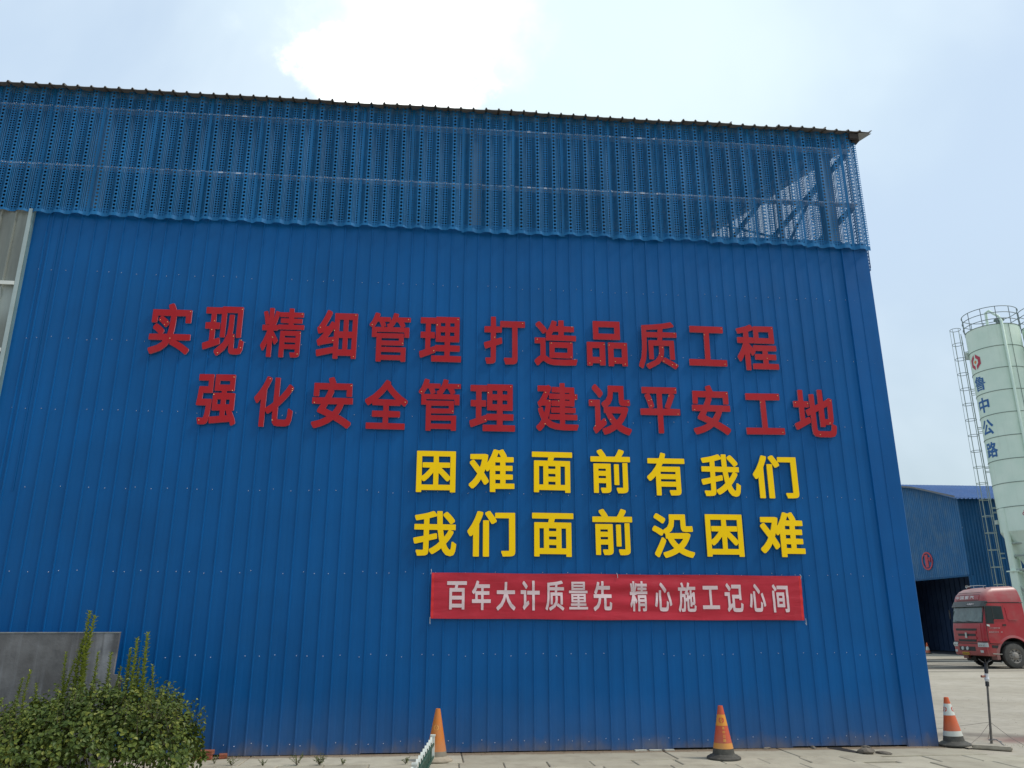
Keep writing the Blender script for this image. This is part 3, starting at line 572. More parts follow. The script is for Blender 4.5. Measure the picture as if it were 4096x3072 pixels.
 "计":[[959,967],[958,630,954,636,944,638,713,638,705,642,705,955,701,964,689,967,590,967,581,959,580,642,576,638,340,638,328,633,326,524,331,513,579,510,580,17,586,1,694,0,704,8,706,510,954,513,959,524],[428,240,413,268,403,306,392,312,364,311,284,255,281,259,279,652,255,656,15,656,2,652,0,547,5,533,152,532,159,528,158,202,151,178,133,152,113,135,109,121,111,93,132,64,154,22,175,19,192,22,222,52,289,102,425,199,429,211],[345,795,298,847,180,952,143,950,92,898,93,860,208,751,255,698,284,697,293,702,345,760]],
 "量":[[938,886],[834,494,823,498,115,496,114,225,410,223,415,220,415,193,91,192,84,184,86,117,410,115,415,113,415,81,7,81,0,72,2,1,936,0,938,72,931,81,518,81,518,113,523,115,854,117,856,184,852,191,518,193,518,220,523,223,832,225],[415,324,415,297,410,293,218,293,213,297,213,324,218,327,410,327],[730,324,730,297,725,293,523,293,518,297,518,324,523,327,725,327],[415,427,415,395,213,395,213,427],[730,427,730,395,518,395,518,427],[931,596,922,600,11,600,5,593,5,526,7,521,16,519,927,519,932,526],[805,880,795,886,133,885,130,876,130,624,133,620,143,619,801,620,805,629],[700,714,700,692,692,688,241,688,233,692,233,714,237,719,697,719],[700,813,700,790,697,787,241,787,233,790,233,813,237,817,692,817]],
 "先":[[952,975],[866,810,862,816,853,819,539,819,536,962,533,972,520,975,426,975,417,972,412,819,300,819,298,829,320,895,318,930,314,935,234,952,201,949,171,843,123,728,54,619,56,584,122,547,17,542,13,533,13,433,18,424,28,422,262,422,267,418,243,313,164,194,1,108,0,70,40,22,50,3,60,0,89,2,267,106,360,251,393,418,398,422,539,422,543,418,544,137,553,70,590,32,670,21,825,21,900,39,937,103,952,223,951,256,905,274,876,292,844,292,837,280,831,180,820,149,801,143,689,143,671,146,665,151,664,161,664,418,670,422,933,424,938,437,938,533,934,542,539,545,536,552,539,697,858,698,866,709],[414,695,412,545,162,547,196,595,248,696]],
 "心":[[967,916],[785,289,781,294,739,309,705,330,672,327,659,186,637,132,605,121,425,121,391,126,379,136,375,159,375,664,372,669,363,673,263,673,253,669,251,141,265,55,310,14,405,0,624,0,720,23,767,105,786,258],[208,578,201,583,125,598,101,598,92,591,70,452,44,338,0,204,0,181,4,172,82,139,110,138,120,143,158,268,188,411,209,546],[935,357,888,488,829,622,796,623,720,593,718,555,777,420,817,303,853,169,886,168,962,198,967,204,967,240],[665,691,590,763,491,842,388,916,353,915,299,862,301,821,398,749,493,668,572,591,609,591,662,648,667,659]],
 "施":[[967,955],[957,808,946,814,610,814,606,817,635,912,634,936,557,954,533,955,526,950,488,822,447,732,441,789,317,794,301,851,255,950,226,951,157,931,155,908,183,850,202,792,19,791,9,784,11,689,117,684,108,461,77,256,0,81,0,53,58,2,82,0,91,3,159,138,199,304,217,475,221,479,298,479,302,475,296,290,285,152,276,119,264,106,163,109,150,104,150,81,162,52,171,9,221,5,303,7,331,13,351,23,370,43,391,114,408,372,423,337,451,335,475,348,479,342,479,128,490,57,494,48,533,15,619,4,840,4,913,19,952,71,967,185,964,190,926,202,898,218,874,219,866,214,859,138,845,109,821,103,634,103,605,106,590,115,585,138,585,394,586,400,638,424,644,423,644,180,648,170,744,171,749,259,753,228,763,222,835,224,859,228,888,241,904,261,912,290,920,622,869,644,845,645,816,625,749,593,746,703,734,707,648,706,644,694,644,546,586,517,585,622,576,629,522,632,566,711,950,711,957,722],[814,504,813,356,810,318,802,314,749,316,748,475],[478,561,477,466,413,435,408,437,411,570,413,573,442,550,466,551,475,564],[415,684,375,627,377,603,399,584,224,584,227,684]],
 "记":[[962,928],[890,878,885,884,871,885,389,885,375,879,373,773,379,761,767,760,770,755,767,557,408,557,396,554,392,540,392,257,389,251,379,276,351,278,342,276,285,235,280,239,280,623,275,639,15,641,2,636,0,531,6,520,157,518,160,513,160,189,150,152,136,129,113,107,111,93,113,65,157,7,166,4,195,6,223,35,389,156,407,52,460,11,554,0,800,0,895,20,942,88,961,216,962,244,956,257,914,270,881,289,852,290,845,285,835,170,815,130,781,122,569,122,531,127,517,139,515,152,516,435,767,435,770,394,777,384,876,383,890,390],[334,769,285,823,171,928,136,928,80,878,81,837,194,728,242,674,275,675,330,728,335,737]],
 "间":[[868,956],[122,739,109,745,15,745,5,743,0,734,0,17,2,5,10,0,114,0,119,3,123,12],[867,908,862,913,845,914,277,914,262,908,261,804,268,794,745,790,745,129,742,123,647,124,634,120,633,82,648,49,657,12,664,6,789,9,828,19,850,35,864,63,868,110],[644,678,638,683,621,684,234,684,221,678,220,195,224,181,625,178,643,182],[528,373,526,291,337,290,334,293,334,368,337,375],[528,570,526,488,334,490,334,565,337,571],[243,808,208,857,114,955,79,956,17,917,18,875,67,823,144,725,174,725,240,767,244,776]],
 "鲁":[[917,949],[796,362,783,367,167,367,161,358,162,3,171,0,258,0,264,4,264,33,268,35,686,35,690,33,690,9,695,3,794,4],[690,162,690,119,686,114,268,114,264,119,264,162,268,165,686,165],[689,286,690,243,686,241,264,243,264,281,268,287],[917,458,907,464,42,464,35,458,35,396,38,388,47,387,907,387,917,391],[826,768,815,772,617,772,643,806,663,840,663,849,659,857,613,883,373,883,370,887,390,916,387,933,291,949,218,863,121,778,1,702,0,687,52,629,75,631,130,663,130,491,134,483,819,482,827,491],[425,591,425,558,419,556,230,558,231,592],[724,591,723,556,524,558,525,592],[425,696,424,663,231,663,230,668,231,697],[724,696,723,663,525,663,524,668,525,697],[511,801,479,772,270,773,304,806,502,806]],
 "中":[[851,969],[851,783,838,790,487,790,487,957,483,967,470,969,377,969,365,965,360,790,5,788,0,772,3,269,14,265,115,266,120,273,124,327,360,327,363,8,373,0,483,2,487,17,487,326,724,327,729,326,730,278,737,271,838,270,851,277],[362,662,360,452,121,454,124,667,356,667],[728,666,728,452,487,453,487,666]],
 "公":[[956,942],[914,83,847,191,761,312,673,423,664,429,636,428,562,395,558,386,560,352,650,231,297,210,354,284,450,427,539,580,536,620,447,658,423,658,414,654,329,495,239,356,140,228,106,196,84,186,79,178,80,145,97,108,109,67,117,60,145,59,211,73,362,85,730,110,736,108,800,2,829,0,912,44],[396,903,390,911,310,933,274,931,206,790,112,657,1,547,0,506,74,448,103,447,112,452,218,566,317,709,395,867],[956,553,845,663,736,801,654,939,621,942,541,908,541,866,631,714,742,566,851,450,871,447,891,450,954,515]],
 "路":[[980,969],[898,842,840,869,660,866,675,909,673,947,594,969,565,968,518,852,457,748,425,711,422,719,422,914,416,925,55,923,51,909,52,577,55,571,64,568,189,568,193,563,193,212,189,207,165,201,161,207,158,520,146,524,55,521,51,506,51,178,6,169,0,160,0,131,16,50,50,47,443,145,446,178,435,256,401,258,310,235,307,240,307,354,310,357,368,357,375,354,411,308,440,307,459,316,463,311,463,17,469,1,570,0,578,8,579,36,584,37,782,37,785,12,792,4,898,5,902,22,902,316,931,323,979,387,980,425,883,473,819,515,769,558,809,615,859,705,898,805],[785,292,785,160,782,153,579,155,580,294,777,296],[738,416,729,411,628,411,624,416,681,464],[595,563,541,512,464,460,435,445,431,468,425,473,310,474,307,477,309,568,421,569,435,556,469,556,503,591,541,642],[740,748,681,656,657,684,617,748],[306,809,305,684,165,684,165,810]],
 "号":[[916,927],[915,561,911,566,899,568,13,568,4,565,0,557,0,461,4,452,13,449,194,448,141,311,140,279,148,270,655,269,657,265,649,224,629,161,600,121,533,119,392,126,383,122,381,111,382,83,400,51,408,11,415,5,551,0,646,4,677,13,704,30,741,83,770,174,797,329,799,370,796,384,781,387,311,387,329,447,908,450,916,461],[797,921,781,927,128,926,122,912,123,616,126,611,139,608,790,609,795,611,798,625],[673,807,673,725,668,724,243,725,243,807,248,810]],
 "斯":[[968,983],[961,923,896,982,863,983,763,940,649,906,535,880,525,852,468,852,462,971,358,974,352,971,349,961,349,855,215,852,212,855,212,961,209,971,196,974,101,972,97,961,96,854,25,852,16,846,15,836,17,740,25,735,96,735,97,379,5,374,0,364,0,273,2,263,11,259,130,259,113,225,70,167,17,114,14,85,18,71,82,25,115,26,168,82,218,153,258,225,260,259,287,259,282,258,278,249,279,215,350,119,371,81,396,76,400,52,454,4,463,0,492,2,591,153,635,316,647,528,744,529,747,523,748,23,758,14,849,14,861,18,864,523,868,529,954,529,966,533,968,642,963,648,954,649,649,649,645,653,645,783,648,788,749,810,858,842,954,880,962,889],[493,259,487,230,458,184,404,259],[349,427,349,379,344,376,215,376,212,379,212,422,215,428],[529,730,529,514,522,379,468,376,465,730,468,735,525,735],[349,581,349,543,344,539,215,539,212,543,212,576,215,583],[349,734,349,697,344,693,215,693,212,697,212,730,215,735]],
 "太":[[977,969],[951,695,948,702,938,704,539,704,547,961,544,966,535,969,424,966,417,776,410,704,40,704,25,700,23,590,30,579,388,576,343,429,217,248,5,110,0,101,1,68,59,3,95,1,203,59,294,129,347,184,458,76,511,12,544,12,611,63,616,87,611,109,559,170,423,296,446,334,486,434,496,476,565,310,703,126,880,0,919,1,933,24,976,72,977,111,796,234,662,410,593,576,943,578,949,581,952,590]],
 "尔":[[961,969],[961,772,890,799,857,795,337,795,385,905,384,943,299,969,263,967,195,820,108,687,4,572,0,539,6,527,35,511,77,478,110,477,166,535,266,671,427,671,434,668,433,130,417,126,261,125,257,116,257,88,275,49,288,2,398,0,460,4,502,14,535,32,553,64,558,116,559,670,786,670,788,668,759,615,724,563,723,544,640,506,638,468,720,354,786,251,841,149,876,147,955,187,956,225,900,324,771,506,800,494,824,494,833,500,879,568,922,648,961,734],[351,515,346,523,266,544,233,544,178,435,106,330,20,240,18,206,23,197,91,147,119,146,129,150,209,240,286,354,351,481]],
 "重":[[943,930],[937,750,934,757,924,759,529,759,530,788,739,808,836,824,841,832,840,864,799,925,790,930,567,904,84,873,81,837,102,770,404,779,407,773,404,759,23,759,8,755,6,658,14,648,407,645,404,636,121,636,109,631,110,279,121,275,404,275,407,260,400,256,84,256,77,251,75,242,77,151,88,146,404,146,407,114,404,109,9,109,2,105,0,96,0,13,5,0,938,0,943,13,943,96,941,105,934,109,530,109,528,114,530,146,869,146,878,151,880,173,880,242,873,255,534,256,528,260,530,275,827,275,839,279,840,631,827,636,534,636,530,636,528,645,929,647,938,658],[407,402,404,380,232,380,226,384,226,402,232,406,400,406],[720,403,720,384,715,380,534,380,528,384,528,402,534,406,715,406],[406,530,404,507,228,507,226,512,228,532],[720,530,720,507,530,507,528,512,530,532]],
 "汽":[[978,971],[977,207,924,255,890,256,883,245,879,164,876,161,871,169,855,311,851,544,847,558,314,560,297,554,296,454,304,443,734,440,743,221,778,64,861,1,895,0,944,21,968,78,978,173],[301,373,242,426,213,429,202,426,141,302,32,111,35,74,102,24,131,22,141,26,250,230,300,335],[262,578,208,614,78,678,45,675,0,611,0,583,6,573,78,538,184,474,213,473,220,478,261,540],[967,846,962,852,953,853,520,853,518,859,540,911,538,949,463,970,434,971,425,963,385,863,325,763,251,678,249,640,318,585,350,587,386,628,391,599,400,593,876,595,881,606,881,692,879,701,873,706,448,707,443,711,463,737,962,738,968,749],[318,839,266,879,141,950,107,949,60,887,64,849,132,811,237,737,272,740,317,801]],
 "豪":[[931,974],[930,890,918,897,546,897,503,971,491,974,468,973,390,953,386,918,396,899,390,897,4,895,0,885,0,809,4,789,140,785,139,594,142,580,18,575,14,561,15,375,27,368,124,371,127,385,127,470,137,474,143,470,142,378,151,373,191,370,59,345,55,337,56,303,87,256,96,249,124,249,248,280,238,279,234,275,174,256,46,229,41,222,41,188,78,141,110,138,225,169,234,167,248,176,338,208,197,151,18,108,15,94,17,65,55,15,64,11,91,12,243,53,316,86,335,45,341,8,347,3,445,0,482,3,513,13,541,30,578,77,591,146,591,175,583,213,605,222,610,222,661,141,743,67,849,16,882,17,927,77,925,118,831,156,753,218,722,265,840,316,842,351,827,370,830,373,904,374,915,380,917,561,913,575,795,580,799,594,798,785,927,789,931,799],[478,170,475,146,449,115,422,110,381,113,390,114],[681,370,546,317,505,370],[802,470,802,404,798,399,789,408,786,470,794,474],[674,690,673,675,670,674,261,674,259,680,259,690,266,694,670,694]],
 "沃":[[971,960],[915,891,850,951,836,955,817,955,664,913,502,887,306,867,201,928,134,959,105,960,99,957,55,901,53,868,57,858,182,791,239,749,274,750,306,795,317,759,325,754,421,760,535,773,538,769,535,586,282,586,263,581,215,613,147,651,72,683,43,680,0,618,2,580,62,551,129,513,191,469,225,472,263,530,266,471,272,464,521,462,498,372,409,231,240,94,241,56,299,0,337,0,487,119,583,250,612,327,616,330,659,222,755,93,884,0,917,3,969,66,971,99,967,108,838,198,746,330,696,462,955,465,961,476,960,580,946,586,664,586,660,589,661,787,664,792,831,825,912,849,917,858],[318,377,258,433,229,434,220,429,163,317,97,203,33,104,34,66,102,14,134,12,142,19,262,231,316,339]],
 "0":[[486,749],[458,575,379,703,260,749,226,749,106,701,29,579,0,369,29,171,109,46,226,1,249,0,380,49,457,171,485,358,486,388],[327,500,341,373,327,250,290,171,242,148,196,171,159,250,145,377,159,500,196,579,242,602,290,579]],
 "1":[[143,732],[143,724,132,732,17,732,5,730,1,723,0,16,2,5,9,0,132,0,140,3,143,9]],
 "2":[[478,741],[402,632,323,713,210,741,127,733,74,711,17,672,14,520,18,505,54,504,114,565,152,586,190,594,230,582,273,536,284,487,280,450,269,420,243,371,172,265,3,54,0,13,5,2,462,0,477,6,478,128,472,142,258,143,253,146,338,254,407,376,428,487,429,513]],
 "3":[[406,750],[369,658,294,727,184,750,110,747,64,736,20,718,17,594,22,580,55,579,105,599,154,607,200,597,241,560,249,530,238,497,195,466,118,452,116,328,123,317,204,304,250,265,260,227,252,193,215,155,173,144,132,149,99,160,40,194,5,193,1,186,0,167,0,55,5,41,55,19,105,5,182,0,298,29,376,104,405,216,406,246,394,321,360,381,335,396,355,411,385,463,394,530,394,564]],
 "4":[[505,740],[432,734,421,740,349,738,0,308,0,234,8,224,289,222,289,12,297,0,429,1,433,16,433,220,437,223,498,224,505,231,504,357,495,361,433,364],[289,457,289,363,215,362]],
 "5":[[434,741],[399,735,392,740,376,741,65,741,52,735,52,343,65,336,193,339,265,298,287,239,275,202,227,160,169,144,128,149,95,160,40,192,4,191,0,180,0,61,5,44,63,19,116,5,202,0,320,30,402,109,434,228,434,246,402,376,313,457,188,478,186,483,188,603,385,603,397,606,400,620]],
 "6":[[466,748],[376,669,314,748,276,748,125,613,32,456,0,283,0,250,29,120,110,32,226,1,256,0,360,30,437,107,466,220,465,246,439,351,367,425,266,453,207,449,199,452,208,470,286,562,375,629],[312,257,320,227,311,193,273,154,239,145,189,162,149,220,147,280,202,307,229,310,268,300]],
 "7":[[486,741],[486,735,480,740,465,741,17,741,1,735,0,613,7,599,273,598,277,595,47,84,45,50,50,40,140,1,168,0,176,4,486,697]],
 "8":[[481,750],[444,646,369,722,255,750,232,749,123,722,46,650,17,545,16,515,27,456,55,403,75,384,47,361,11,302,0,235,0,205,31,100,113,28,230,0,258,1,372,28,451,100,481,201,481,235,470,302,437,362,410,384,433,405,461,456,472,512,472,542],[327,257,336,227,326,193,288,156,242,144,196,156,156,192,147,223,156,261,194,295,242,308,284,298],[319,557,326,530,317,500,278,463,245,454,211,463,171,502,162,530,171,563,205,594,245,606,280,597]],
 "9":[[471,749],[442,619,361,715,242,749,217,749,102,717,27,638,1,541,0,518,28,401,100,327,202,298,275,305,267,287,194,198,92,114,93,76,157,0,193,1,336,126,433,286,471,466,470,492],[313,544,323,503,322,473,282,451,249,443,239,442,197,454,156,492,147,522,157,559,194,595,232,604,270,593]],
 "国":[[871,925],[871,919,866,924,853,925,17,925,0,920,0,5,13,0,113,1,119,6,120,47,125,50,745,50,747,10,753,1,857,0,870,5],[747,801,745,170,121,171,121,804,740,805],[712,765,706,769,693,770,169,770,156,765,154,669,160,654,370,651,368,560,186,558,182,547,182,465,183,451,195,445,368,445,371,442,371,333,368,326,145,324,140,310,143,216,160,212,732,215,735,229,734,319,727,325,701,328,700,360,671,399,630,442,680,445,689,451,688,556,675,560,489,560,488,565,489,652,710,656,714,669],[577,328,489,327,489,444,505,442,506,404]],
 "豫":[[983,976],[934,763,924,769,804,769,801,772,838,839,839,872,833,881,788,911,625,910,631,920,632,939,630,958,625,963,548,976,523,976,517,973,475,890,407,801,316,716,311,680,289,701,369,789,415,853,418,868,415,896,364,930,325,926,16,924,11,915,11,896,11,825,16,815,229,810,190,771,127,807,93,807,44,758,46,720,113,681,186,624,11,623,1,615,0,524,6,509,127,508,134,505,133,132,31,131,20,127,18,89,35,56,47,13,74,9,176,14,209,24,234,43,246,70,250,108,253,354,311,330,340,331,345,334,359,373,388,341,422,338,494,365,533,387,536,385,519,373,436,331,329,290,326,275,329,247,364,198,374,195,403,197,490,236,563,275,548,262,436,197,326,151,325,113,364,59,398,58,499,105,503,104,504,70,517,41,521,8,527,3,620,0,659,4,688,15,715,37,749,99,762,209,749,299,760,307,789,223,837,127,891,54,900,50,929,52,982,108,983,146,923,218,874,304,852,361,939,426,943,433,943,467,921,495,931,500,935,509],[653,199,642,146,628,123,610,109,511,113,606,170,649,204],[286,505,253,398,250,505,258,508],[834,495,717,414,667,490,678,497],[498,495,436,461,382,443,403,506,412,497],[620,658,612,629,601,605,514,605,514,661,615,662],[821,658,818,605,721,605,726,661,818,662],[401,624,398,613,364,626,335,626,331,629,330,658,324,667,349,648,369,627],[674,801,675,796,654,769,552,769,544,772,566,801]]}
def glyph_mesh(ch, x0, x1, z0, z1, depth=0.0, name='character', mats=None, cuts=0.0):
    """plate in local x/z, front towards -y; depth 0 gives a flat print"""
    g = GLYPHS[ch]; W, H = g[0]; loops = []
    for l in g[1:]:
        loops.append([Vector((x0+(x1-x0)*l[i]/W, 0, z0+(z1-z0)*l[i+1]/H)) for i in range(0, len(l), 2)])
    def area(l): return sum(a.x*b.z-b.x*a.z for a, b in zip(l, l[1:]+l[:1]))/2
    def inside(p, l):
        c = False
        for a, b in zip(l, l[1:]+l[:1]):
            if (a.z > p.z) != (b.z > p.z) and p.x < (b.x-a.x)*(p.z-a.z)/(b.z-a.z)+a.x: c = not c
        return c
    ar = [area(l) for l in loops]; sg_ = 1 if max(ar, key=abs) > 0 else -1
    groups = {i: [i] for i in range(len(loops)) if ar[i]*sg_ > 0}
    for i in range(len(loops)):
        if ar[i]*sg_ < 0:
            own = [j for j in groups if inside(loops[i][0], loops[j])]
            if own: groups[min(own, key=lambda j: abs(ar[j]))].append(i)
    starts = []; k_ = 0
    for l in loops: starts.append(k_); k_ += len(l)
    tris = []
    for ids in groups.values():
        mp = [starts[i]+q for i in ids for q in range(len(loops[i]))]
        for t in tessellate_polygon([[Vector((p.x, p.z, 0)) for p in loops[i]] for i in ids]):
            tris.append(tuple(mp[q] for q in t))
    P = [p for l in loops for p in l]; n = len(P)
    mb = MB(); mb.v = [(p.x, -depth/2, p.z) for p in P]
    for t in tris:
        a, b, c = (P[i] for i in t)
        cr = (b.x-a.x)*(c.z-a.z)-(b.z-a.z)*(c.x-a.x)
        if abs(cr) < 1e-10: continue
        t = tuple(t) if cr > 0 else tuple(reversed(t))
        mb.f.append(t); mb.m.append(0)
    if depth:
        mb.v += [(p.x, depth/2, p.z) for p in P]
        for f in list(mb.f): mb.f.append(tuple(i+n for i in reversed(f))); mb.m.append(1)
        b = 0
        for l in loops:
            k = len(l)
            for i in range(k):
                a, c = b+i, b+(i+1) % k; mb.f.append((a, c, c+n, a+n)); mb.m.append(1)
            b += k
    return mb.mesh(name, mats)
RED = dustpaint('red_letter_face', (.38, .010, .016), rough=.5, spec=.2, dustcol=(.30, .07, .08), dust=.22, lowdirt=False, var=.07)
REDE = simple('red_letter_edge', (.52, .19, .22), .6, .1)
YEL = dustpaint('yellow_letter_face', (.98, .62, .0), rough=.45, spec=.15, dustcol=(.7, .5, .08), dust=.1, lowdirt=False, var=.05)
YELE = simple('yellow_letter_edge', (.42, .34, .10), .6, .1)
BRASS = simple('letter_screw', (.6, .45, .2), .4, .1, metal=.4)
ROWS = {
 'up': [('实',-4.284,-3.696,5.407,6.205),('现',-3.516,-2.925,5.409,6.184),('精',-2.681,-2.062,5.409,6.19),('细',-1.866,-1.273,5.411,6.185),('管',-1.092,-.475,5.389,6.173),('理',-.334,.299,5.412,6.138),('打',.644,1.275,5.401,6.17),('造',1.423,2.082,5.4,6.147),('品',2.235,2.869,5.421,6.156),('质',3.044,3.668,5.397,6.173),('工',3.849,4.453,5.471,6.129),('程',4.633,5.286,5.422,6.181)],
 'lo': [('强',-3.5,-2.93,4.354,5.118),('化',-2.689,-2.128,4.346,5.106),('安',-1.863,-1.275,4.344,5.122),('全',-1.099,-.476,4.349,5.1),('管',-.317,.305,4.343,5.137),('理',.441,1.118,4.353,5.079),('建',1.441,2.075,4.374,5.127),('设',2.239,2.881,4.336,5.121),('平',3.029,3.645,4.377,5.102),('安',3.838,4.435,4.372,5.153),('工',4.665,5.271,4.393,5.045),('地',5.448,6.111,4.371,5.13)],
 'y1': [('困',-.312,.252,3.436,4.038),('难',.443,1.105,3.451,4.079),('面',1.364,1.962,3.455,4.057),('前',2.237,2.832,3.459,4.114),('有',3.082,3.659,3.436,4.078),('我',3.905,4.501,3.434,4.07),('们',4.703,5.393,3.417,4.068)],
 'y2': [('我',-.323,.281,2.54,3.168),('们',.436,1.117,2.536,3.177),('面',1.36,1.96,2.541,3.16),('前',2.239,2.824,2.569,3.229),('没',3.118,3.726,2.537,3.176),('困',3.913,4.469,2.558,3.169),('难',4.727,5.397,2.559,3.212)]}
ORD = ['first', 'second', 'third', 'fourth', 'fifth', 'sixth', 'seventh', 'eighth', 'ninth', 'tenth', 'eleventh', 'twelfth']
NM = {'up': ('red', 'upper red line'), 'lo': ('red', 'lower red line'), 'y1': ('yellow', 'upper yellow line'), 'y2': ('yellow', 'lower yellow line')}
for key, row in ROWS.items():
    colr, line = NM[key]
    for i, (ch, a, b, c_, d) in enumerate(row):
        cx, cz = (a+b)/2, (c_+d)/2
        fm, em = (RED, REDE) if colr == 'red' else (YEL, YELE)
        me = glyph_mesh(ch, a-cx, b-cx, c_-cz, d-cz, .022, 'sign_character', [fm, em])
        pos = '%s from the left in the %s of characters' % (ORD[i], line)
        root = link('sign_character', me, None, None, (cx, -.034, cz), (0, R(rnd.uniform(-.5, .5)), 0))
        tag(root, '%s plate character %s, %s' % (colr, ch, pos), 'sign letter', '%s characters of the %s on the wall' % (colr, line))
        if colr == 'red':
            # fixing screws near the ends of strokes
            W, H = GLYPHS[ch][0]; vs = []
            for l in GLYPHS[ch][1:]:
                k = len(l)//2
                for q in range(0, k, max(4, k//3)):
                    p0 = Vector((l[2*q], l[2*q+1])); p1 = Vector((l[2*((q+k//2) % k)], l[2*((q+k//2) % k)+1]))
                    m_ = p0 + (p1-p0).normalized()*45
                    vs.append(m_)
            mb2 = MB()
            for m_ in vs[:9]:
                X = (a-cx)+(b-a)*min(max(m_.x/W, .06), .94); Z = (c_-cz)+(d-c_)*min(max(m_.y/H, .05), .95); r = .009
                bb = len(mb2.v); mb2.v += [(X-r, -.0115, Z), (X+r, -.0115, Z), (X, -.0115, Z-r), (X, -.0115, Z+r), (X, -.018, Z)]
                for q in ((0, 2, 4), (2, 1, 4), (1, 3, 4), (3, 0, 4)): mb2.f.append(tuple(bb+j for j in q)); mb2.m.append(0)
            # keep only screws that land on the plate
            from mathutils.bvhtree import BVHTree
            bv = BVHTree.FromPolygons([v.co for v in me.vertices], [tuple(p.vertices) for p in me.polygons if p.material_index == 0])
            mb3 = MB()
            for q in range(0, len(mb2.v), 5):
                v = Vector(mb2.v[q+4])
                if bv.ray_cast(v+Vector((0, -.1, 0)), Vector((0, 1, 0)))[0] is not None:
                    bb = len(mb3.v); mb3.v += mb2.v[q:q+5]
                    for z_ in ((0, 2, 4), (2, 1, 4), (1, 3, 4), (3, 0, 4)): mb3.f.append(tuple(bb+j for j in z_)); mb3.m.append(0)
            if mb3.v:
                mb3.build('screws', BRASS, root)['kind'] = 'stuff'

# ---------------------------------------------------------------- banner
t = NT('banner_cloth')
c = t.mix(t.rng(t.noise(2, 5, .6), .3, .7), (.42, .010, .026), (.49, .015, .034))
c = t.mix(t.m('MULTIPLY', t.rng(t.noise(9, 6, .65), .5, .8), .25), c, (.40, .06, .07))
t.set(c, .5, 0, .4)
t.bump(t.noise(2.0, 5, .55, t.vec('pos', (.9, 1, 5.0)), .6), .35, .02)
CLOTH = t.mat
HEM = simple('banner_hem', (.62, .012, .012), .5, .08)
ban = empty('banner', (-.05, -.032, 1.70), 0, 'long red cloth banner with pale characters stretched along the lower wall', 'banner')
def banpt(u, v):   # 0..1 across, 0..1 up -> local
    xl, xr = -.001+.0*v, 5.318+.014*v
    zl = .0+.612*v - .010*math.sin(u*math.pi)*(1-v)+.008*math.sin(u*9)*(1-v)*.6
    zr = -.026+.618*v
    z = zl*(1-u)+zr*u + .006*math.sin(u*math.pi*6)*(v-.5)
    wv = .007*math.sin(v*17+u*3.0)*math.exp(-((u-.53)/.18)**2) + .008*noise.noise((u*9, v*4.5, 1.2)) + .0025*noise.noise((u*26, v*9, 5))
    ed = math.exp(-u/.02)+math.exp(-(1-u)/.02)
    return (xl+(xr-xl)*u, -.012-wv-.004*ed*math.sin(v*30), z)
mb = MB(); nu, nv = 150, 20
for j in range(nv+1):
    for i in range(nu+1): mb.v.append(banpt(i/nu, j/nv))
for j in range(nv):
    for i in range(nu):
        a = j*(nu+1)+i; mb.f.append((a, a+1, a+nu+2, a+nu+1)); mb.m.append(1 if (i < 1 or i >= nu-1) else 0)
mb.build('cloth', [CLOTH, HEM], ban, smooth=180)
PRINT = simple('banner_print', (.68, .52, .53), .6, .06)
BT = [('百',.166,.440,1.819,2.198),('年',.513,.773,1.812,2.207),('大',.853,1.117,1.807,2.19),('计',1.192,1.459,1.807,2.209),('质',1.54,1.804,1.805,2.211),('量',1.873,2.139,1.821,2.197),('先',2.22,2.483,1.801,2.206),('精',2.743,2.997,1.796,2.208),('心',3.099,3.346,1.796,2.189),('施',3.439,3.697,1.789,2.193),('工',3.79,4.039,1.827,2.148),('记',4.122,4.385,1.789,2.183),('心',4.481,4.72,1.79,2.176),('间',4.827,5.064,1.782,2.17)]
def subdivide_mesh(me, step, axis=0):
    bm = bmesh.new(); bm.from_mesh(me)
    lo = min(v.co[axis] for v in bm.verts); hi = max(v.co[axis] for v in bm.verts)
    k = lo+step
    while k < hi:
        no = [0, 0, 0]; no[axis] = 1; pc = [0, 0, 0]; pc[axis] = k
        bmesh.ops.bisect_plane(bm, geom=bm.verts[:]+bm.edges[:]+bm.faces[:], plane_co=pc, plane_no=no)
        k += step
    bm.to_mesh(me); bm.free()
for ch, a, b, c_, d in BT:
    me = glyph_mesh(ch, a+.05, b+.05, c_-1.70, d-1.70, 0, 'character', PRINT)
    subdivide_mesh(me, .035, 0); subdivide_mesh(me, .035, 2)
    for v in me.vertices:
        u = v.co.x/5.32; vv = v.co.z/.612
        v.co.y = banpt(u, vv)[1]-.0055
    link('character', me, None, ban)
mb = MB()
for (x, z) in ((-.01, .66), (2.62, .62), (5.33, .615), (5.335, -.06), (-.01, -.04)):
    mb.tube([(x, .008, z), (x+.004, -.02, z-.03), (x+.004*rnd.uniform(-2, 2), -.024, z-.07 if z > .3 else z+.06)], .004, 5)
mb.build('tie_cord', simple('pale_cord', (.38, .40, .42), .8), ban)

# ---------------------------------------------------------------- cones
RUB = simple('black_rubber', (.055, .052, .044), .8, .3, 6, dirt=.6, dirtcol=(.13, .12, .095))
def conemat(name, col, fade=.3):
    t = NT(name)
    c = t.mix(t.m('MULTIPLY', t.rng(t.noise(9, 6, .65), .35, .75), fade), col, tuple(x*.6+.10 for x in col))
    z = t.xyz('obj')[2]
    c = t.mix(t.rng(z, .35, .04, 0, .30), c, (.30, .24, .18))
    return t.set(c, .5, 0, .4)
C_OR = conemat('cone_orange', (.58, .10, .022)); C_WH = conemat('cone_white_band', (.60, .62, .56)); C_YO = conemat('cone_amber_band', (.66, .26, .02))
C_FA = conemat('cone_faded_orange', (.55, .165, .018), .5); C_RD = conemat('cone_mark_red', (.50, .06, .03)); C_CH = conemat('cone_mark_amber', (.68, .30, .05))
C_RO = conemat('cone_red_orange', (.52, .075, .025))
H = .62
